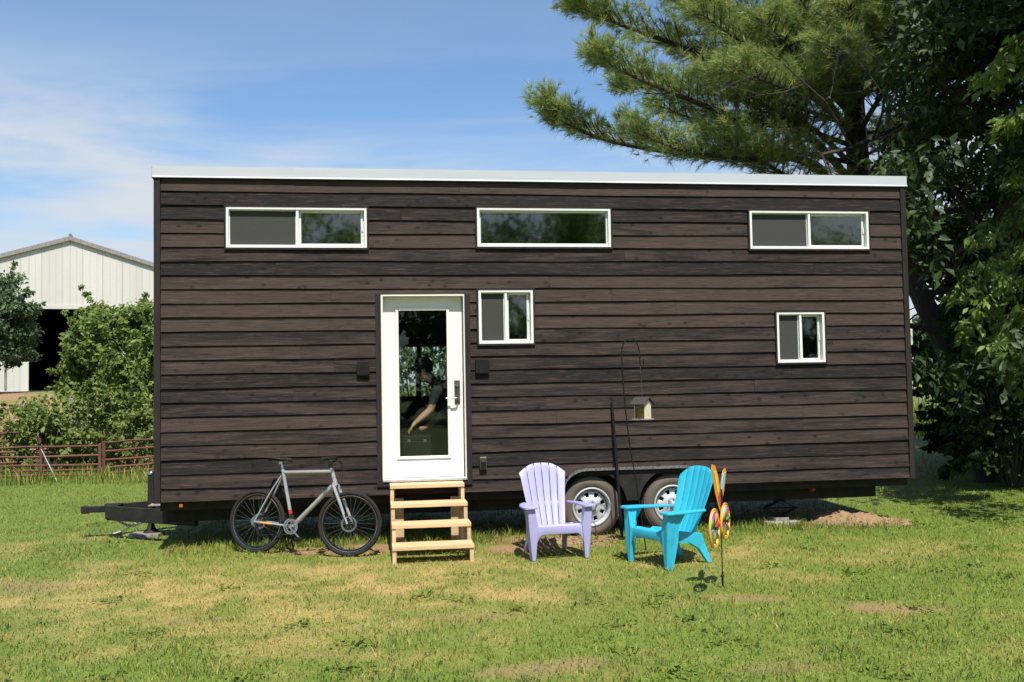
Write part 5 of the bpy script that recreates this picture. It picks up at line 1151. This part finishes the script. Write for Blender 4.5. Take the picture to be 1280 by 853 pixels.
pine_branch([(0, 0, 6.4), pl(1110, 110, 16.8), pl(1150, 95, 15.8), pl(1190, 80, 15.4)], .06, .95)
pine_branch([(0, 0, 7.4), pl(1120, 40, 17.2), pl(1180, 10, 16.8), pl(1230, -10, 16.6)], .06, 1.0)
pine_branch([(0, 0, 5.4), pl(1120, 180, 17.4), pl(1160, 170, 17), pl(1200, 165, 16.8)], .05, .9)
for (z, tip, Y_, sd) in ((7.6, (1060, 10), 14.6, 1.0), (6.9, (1045, 60), 14.4, 1.0), (7.0, (1110, 40), 15.2, 1.0), (8.2, (1100, -20), 15.0, 1.0),
                         (6.1, (900, 95), 14.9, 1.0), (5.0, (900, 170), 15.2, 1.0), (6.9, (960, 30), 14.8, 1.05), (7.8, (990, -15), 15, 1.05), (5.8, (830, 135), 16.2, .9), (6.5, (845, 60), 17.4, .9), (7.3, (870, 5), 16, 1.0)):
    e = Vector(pl(tip[0], tip[1], Y_)); a = Vector((0, 0, z)); pine_branch([a, a.lerp(e, .35)+Vector((0, 0, -.12)), a.lerp(e, .7)+Vector((0, 0, -.10)), e], .055, sd)
for (z, tip, Y_) in ((5.6, (1165, 205), 19.6), (5.0, (1150, 240), 19.2), (6.4, (1190, 150), 20), (4.6, (1130, 215), 20.4), (4.3, (1170, 280), 19.8), (5.9, (1130, 160), 20.6)):
    e = Vector(pl(tip[0], tip[1], Y_)); a = Vector((0, 0, z)); pine_branch([a, a.lerp(e, .4)+Vector((0, 0, -.05)), e], .045, .9)
for i in range(16):   # the crown above and behind
    z = 8.2+i*.5; a = i*2.4; l = 4.6-.22*i; pine_branch([(0, 0, z), (l*.4*math.cos(a), l*.4*math.sin(a), z+.2), (l*math.cos(a), l*math.sin(a), z+.7)], .06, 1.0, .7)
trunk_mb.build('trunk', 'bark', pine, smooth=True, fix=False)
TC = np.array([tuple(t[0]) for t in tufts]); TD = np.array([tuple(t[1]) for t in tufts]); nT = len(TC); K = 16
d = TD[:, None, :]*.8+RNG.normal(0, .45, (nT, K, 3)); d /= np.linalg.norm(d, axis=2, keepdims=True); ln = .11+.10*RNG.random((nT, K, 1))
b0_ = TC[:, None, :]-TD[:, None, :]*(RNG.random((nT, K, 1))*.10); sd_ = np.cross(d, RNG.normal(0, 1, (nT, K, 3))); sd_ /= np.linalg.norm(sd_, axis=2, keepdims=True); w_ = .0095
V = np.stack([b0_-sd_*w_*.5, b0_+sd_*w_*.5, b0_+d*ln], 2).reshape(-1, 3); tone = np.repeat(np.clip(RNG.random(nT)*.8+.1, 0, 1), K*3)
tone = np.clip(tone+np.repeat(RNG.normal(0, .12, nT*K), 3), 0, 1)
np_mesh('crown', V, np.arange(len(V)).reshape(-1, 3), 'needle', pine, attrs={'rnd': tone})

# right: big shade tree, understory, sunlit hanging branches
tb = gnd(1232, 603); 
def crown_clip(p):
    w = p+Vector((tb.x, tb.y, 0))
    if w.y < 9.5: return False
    d_ = (w-CAM); f = d_.dot(FWD); px = 640+FPX*d_.dot(RIGHT)/f; py = 426.5-FPX*d_.dot(UP)/f
    return not (px < 1124+18*math.sin(py*.05)+max(0, py-330)*.28 and py > -140)
shade = empty('shade_tree', (tb.x, tb.y, H1(tb.x, tb.y)), 0, 'big dark broadleaf tree with leaning trunk filling the right edge', 'tree')
rnd = random.Random(33); mb = MB(); ends = []
def sl_(px, py, Y): p = atY(px, py, Y); return Vector((p.x-tb.x, p.y-tb.y, p.z))
tk = smooth_path([Vector((.1, 0, -.2)), sl_(1225, 540, tb.y), sl_(1203, 480, tb.y), sl_(1172, 410, tb.y+.1), sl_(1150, 368, tb.y+.2), sl_(1128, 300, tb.y+.5), sl_(1140, 180, tb.y+.6), sl_(1180, 40, tb.y+.4), sl_(1210, -160, tb.y)], 4)
mb.tube(tk, [.25-.18*i/(len(tk)-1) for i in range(len(tk))], 12)
tk2 = smooth_path([sl_(1222, 530, tb.y), sl_(1245, 440, tb.y-.2), sl_(1262, 300, tb.y-.6), sl_(1290, 120, tb.y-1), sl_(1310, -100, tb.y-1.4)], 4); mb.tube(tk2, [.19-.13*i/(len(tk2)-1) for i in range(len(tk2))], 10)
for (src, lo_, cnt, ln_) in ((tk, 16, 17, 2.7), (tk2, 4, 15, 2.6)):
    for i in range(cnt):
        q = src[min(len(src)-1, lo_+int(i*(len(src)-lo_)/cnt))]; a = i*2.399+.4
        grow(mb, q, (math.cos(a)+.45, math.sin(a)-.25, rnd.uniform(-.15, .6)), ln_*rnd.uniform(.7, 1.2), .06, 3, rnd, ends, .8, .08)
ends = [e for e in ends if crown_clip(e[0])]
# the wide canopy overhead: limbs first, then clumps on twigs from the nearest limb
CC = Vector((11.2-tb.x, 14.6-tb.y, 8.5)); CRX, CRY, CRZ = 5.6, 8.0, 3.3; limb = []
for i in range(34):
    a = i*2.399; q = math.sqrt((i+.5)/34); e = CC+Vector((CRX*.85*q*math.cos(a), CRY*.85*q*math.sin(a), rnd.uniform(-.5, .5)*CRZ)); src = (tk if i % 2 else tk2); b = src[-1-rnd.randrange(0, 10)]
    pth = smooth_path([b, b.lerp(e, .45)+Vector((rnd.gauss(0, .3), rnd.gauss(0, .3), .3)), e], 5); mb.tube(pth, [.055-.043*j/10 for j in range(11)], 6, False); limb += pth[3:]
LA = np.array([tuple(q) for q in limb])
for i in range(1300):
    v = Vector((rnd.gauss(0, 1), rnd.gauss(0, 1), rnd.gauss(0, 1))).normalized()*rnd.random()**.36; e = CC+Vector((CRX*v.x, CRY*v.y, CRZ*v.z)); w = e+Vector((tb.x, tb.y, 0)); d_ = w-CAM; f = d_.dot(FWD); px = 640+FPX*d_.dot(RIGHT)/f; py = 426.5-FPX*d_.dot(UP)/f
    if px < 1155+25*math.sin(py*.05) and py > -160: continue
    if w.y < 11 and py > -60: continue
    b = Vector(LA[np.argmin(((LA-np.array(tuple(e)))**2).sum(1))]); mb.tube([b, b.lerp(e, .5)+Vector((0, 0, .06)), e], [.014, .010, .004], 4, False); ends += [(e, v), (b.lerp(e, .7), v)]
mb.build('trunk', 'bark', shade, smooth=True, fix=False)
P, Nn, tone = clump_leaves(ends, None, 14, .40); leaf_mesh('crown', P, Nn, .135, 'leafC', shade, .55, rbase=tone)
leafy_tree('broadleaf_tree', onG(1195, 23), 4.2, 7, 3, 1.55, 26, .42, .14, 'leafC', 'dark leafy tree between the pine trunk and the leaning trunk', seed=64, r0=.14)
# outer sprays, sunlight put into a lighter leaf colour: drooping twigs with rows of paired leaves
mb = MB(); LC = []; LN = []
for (pts_px, Y_) in (([(1300, 300), (1262, 318), (1225, 345), (1196, 372)], 12.6), ([(1300, 345), (1265, 362), (1230, 392), (1206, 424)], 12.4), ([(1300, 385), (1275, 398), (1252, 418), (1238, 440)], 12.2), ([(1300, 40), (1270, 60), (1245, 92), (1222, 110)], 12.8), ([(1300, 120), (1275, 140), (1250, 165)], 12.6), ([(1310, 250), (1280, 262), (1250, 285), (1228, 300)], 12.9), ([(1300, 200), (1278, 215), (1262, 232)], 12.7), ([(1310, 430), (1285, 440), (1262, 462)], 12.5)):
    for rep in range(3):
        c_ = smooth_path([sl_(a+rnd.uniform(-10, 10), b+rnd.uniform(-14, 14), Y_+rnd.uniform(-.4, .4)) for a, b in pts_px], 7); n_ = len(c_); mb.tube(c_, [.012-.009*i/(n_-1) for i in range(n_)], 5, False)
        for i in range(2, n_):
            d_ = (c_[i]-c_[i-1]).normalized(); sd = d_.cross(Vector((0, 0, 1))).normalized()
            for s_ in (-1, 1):
                for q_ in range(3):
                    o_ = c_[i]+sd*s_*rnd.uniform(.02, .16)+Vector((rnd.gauss(0, .03), rnd.gauss(0, .03), -.02+rnd.gauss(0, .04))); LC.append(tuple(o_)); LN.append(tuple(d_*.6+sd*s_))
mb.build('hanging_twigs', 'barkg', shade, smooth=True, fix=False)
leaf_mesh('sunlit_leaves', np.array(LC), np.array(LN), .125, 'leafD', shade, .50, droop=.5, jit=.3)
for i, (px, Y_, rx, ry, h, lab) in enumerate(((1232, 19.5, 1.3, 1.3, 3.3, 'dark shaded shrub behind the leaning trunk at the right'), (1290, 18, 1.6, 1.5, 4.2, 'tall dark shaded shrub cut off by the right edge'), (1262, 23, 1.8, 1.5, 4.6, 'tall dark shaded shrub farther back under the big tree'), (1248, 26, 1.1, 1.2, 5.2, 'slim dark shaded shrub farthest back under the big tree'), (1330, 22, 2.4, 2, 4.8, 'broad dark shaded shrub beyond the right edge'), (1262, 14.6, .75, .7, 2.1, 'dark shaded shrub in front of the leaning trunk'), (1222, 16.8, .55, .5, 2.6, 'narrow dark shaded shrub hugging the leaning trunk'))):
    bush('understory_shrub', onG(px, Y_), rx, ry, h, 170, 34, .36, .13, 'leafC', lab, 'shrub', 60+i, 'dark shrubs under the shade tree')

# ------------------------------------------------------------------ far right: wire fence posts, pole, far trees
for i, px in enumerate((1149, 1158, 1185, 1215)):
    Y_ = (47, 52, 50, 49)[i]; p = onG(px, Y_)
    o = MB().tube([(0, 0, -.1), (.02, 0, .6), (.0, 0, 1.15)], .075, 8).build('fence_post', 'weathered', None, smooth=True); o.location = p
    tag(o, ['grey wooden fence post in the meadow closest to the house end', 'second grey fence post in the meadow beside the house end', 'grey meadow fence post behind the dark shrubs', 'grey meadow fence post farthest right'][i], 'post', 'meadow fence posts')
p = onG(1142, 95); pole = empty('utility_pole', p, 0, 'thin pale utility pole far away past the right end of the house', 'pole')
MB().tube([(0, 0, -.3), (0, 0, 8.5)], [.16, .11], 10).build('shaft', 'rope', pole, smooth=True); MB().box(-1.1, 1.1, -.06, .06, 7.7, 7.85).build('cross_arm', 'weathered', pole)
for i, (px, Y_, s_) in enumerate(((1128, 125, 1.0), (1160, 118, 1.15), (1198, 128, 1.1), (1240, 120, 1.2), (1090, 130, 1.1), (1290, 126, 1.2))):
    t, _ = leafy_tree('distant_tree', onG(px, Y_), 3, 6, 2, 3.6, 34, 1.25, .62, 'leafB', ['distant tree on the horizon showing at the house end', 'distant tree on the horizon right of the pale pole', 'distant tree on the horizon behind the leaning trunk', 'distant tree on the horizon behind the dark shrubs', 'distant tree on the horizon hidden by the house end', 'distant tree on the horizon past the right edge'][i], seed=80+i, group='distant trees along the field', r0=.25)
# trees behind the photographer, mirrored in the window glass
src, _ = leafy_tree('broadleaf_tree', (-3, -25, 0), 4.5, 6, 3, 4.4, 15, .95, .24, 'leafD', 'tall tree behind the photographer reflected in the upper left window', seed=101, r0=.3)  # lightened leaf colour brightens the backlit crowns in the panes
for (x, y, rz, lab) in ((4.5, -28, 1.3, 'tall tree behind the photographer left of the middle window reflection'), (12, -25, 2.6, 'tall tree behind the photographer reflected in the middle window'), (20, -28, 4.1, 'tall tree behind the photographer right of the middle window reflection'), (29, -25, 5.2, 'tall tree behind the photographer reflected in the upper right window'), (38, -28, .7, 'tall tree farthest right behind the photographer')):
    c = src.copy(); COL.objects.link(c); c.location = (x, y, 0); c.rotation_euler = (0, 0, rz); c['label'] = lab; c['group'] = 'trees behind the photographer'
    for ch in src.children: q = ch.copy(); COL.objects.link(q); q.parent = c
src['group'] = 'trees behind the photographer'
hs_ = bush('hedge', (-9, -23, 0), 3.2, 1.2, 4.2, 150, 30, .7, .30, 'leafA', 'tall hedge added behind the photographer for reflections, at its left end', 'hedge', 131, 'hedges added behind the photographer for reflections')  # unseen hedge row added to darken what the door glass reflects
for i in range(1, 9):
    c = hs_.copy(); COL.objects.link(c); c.location = (-9+5.4*i, -23-(i % 2), 0); c.rotation_euler = (0, 0, i*.9); c['label'] = 'tall hedge added behind the photographer for reflections, number %s from its left end' % ('zero one two three four five six seven eight nine'.split()[i+1])
    for ch in hs_.children: q = ch.copy(); COL.objects.link(q); q.parent = c
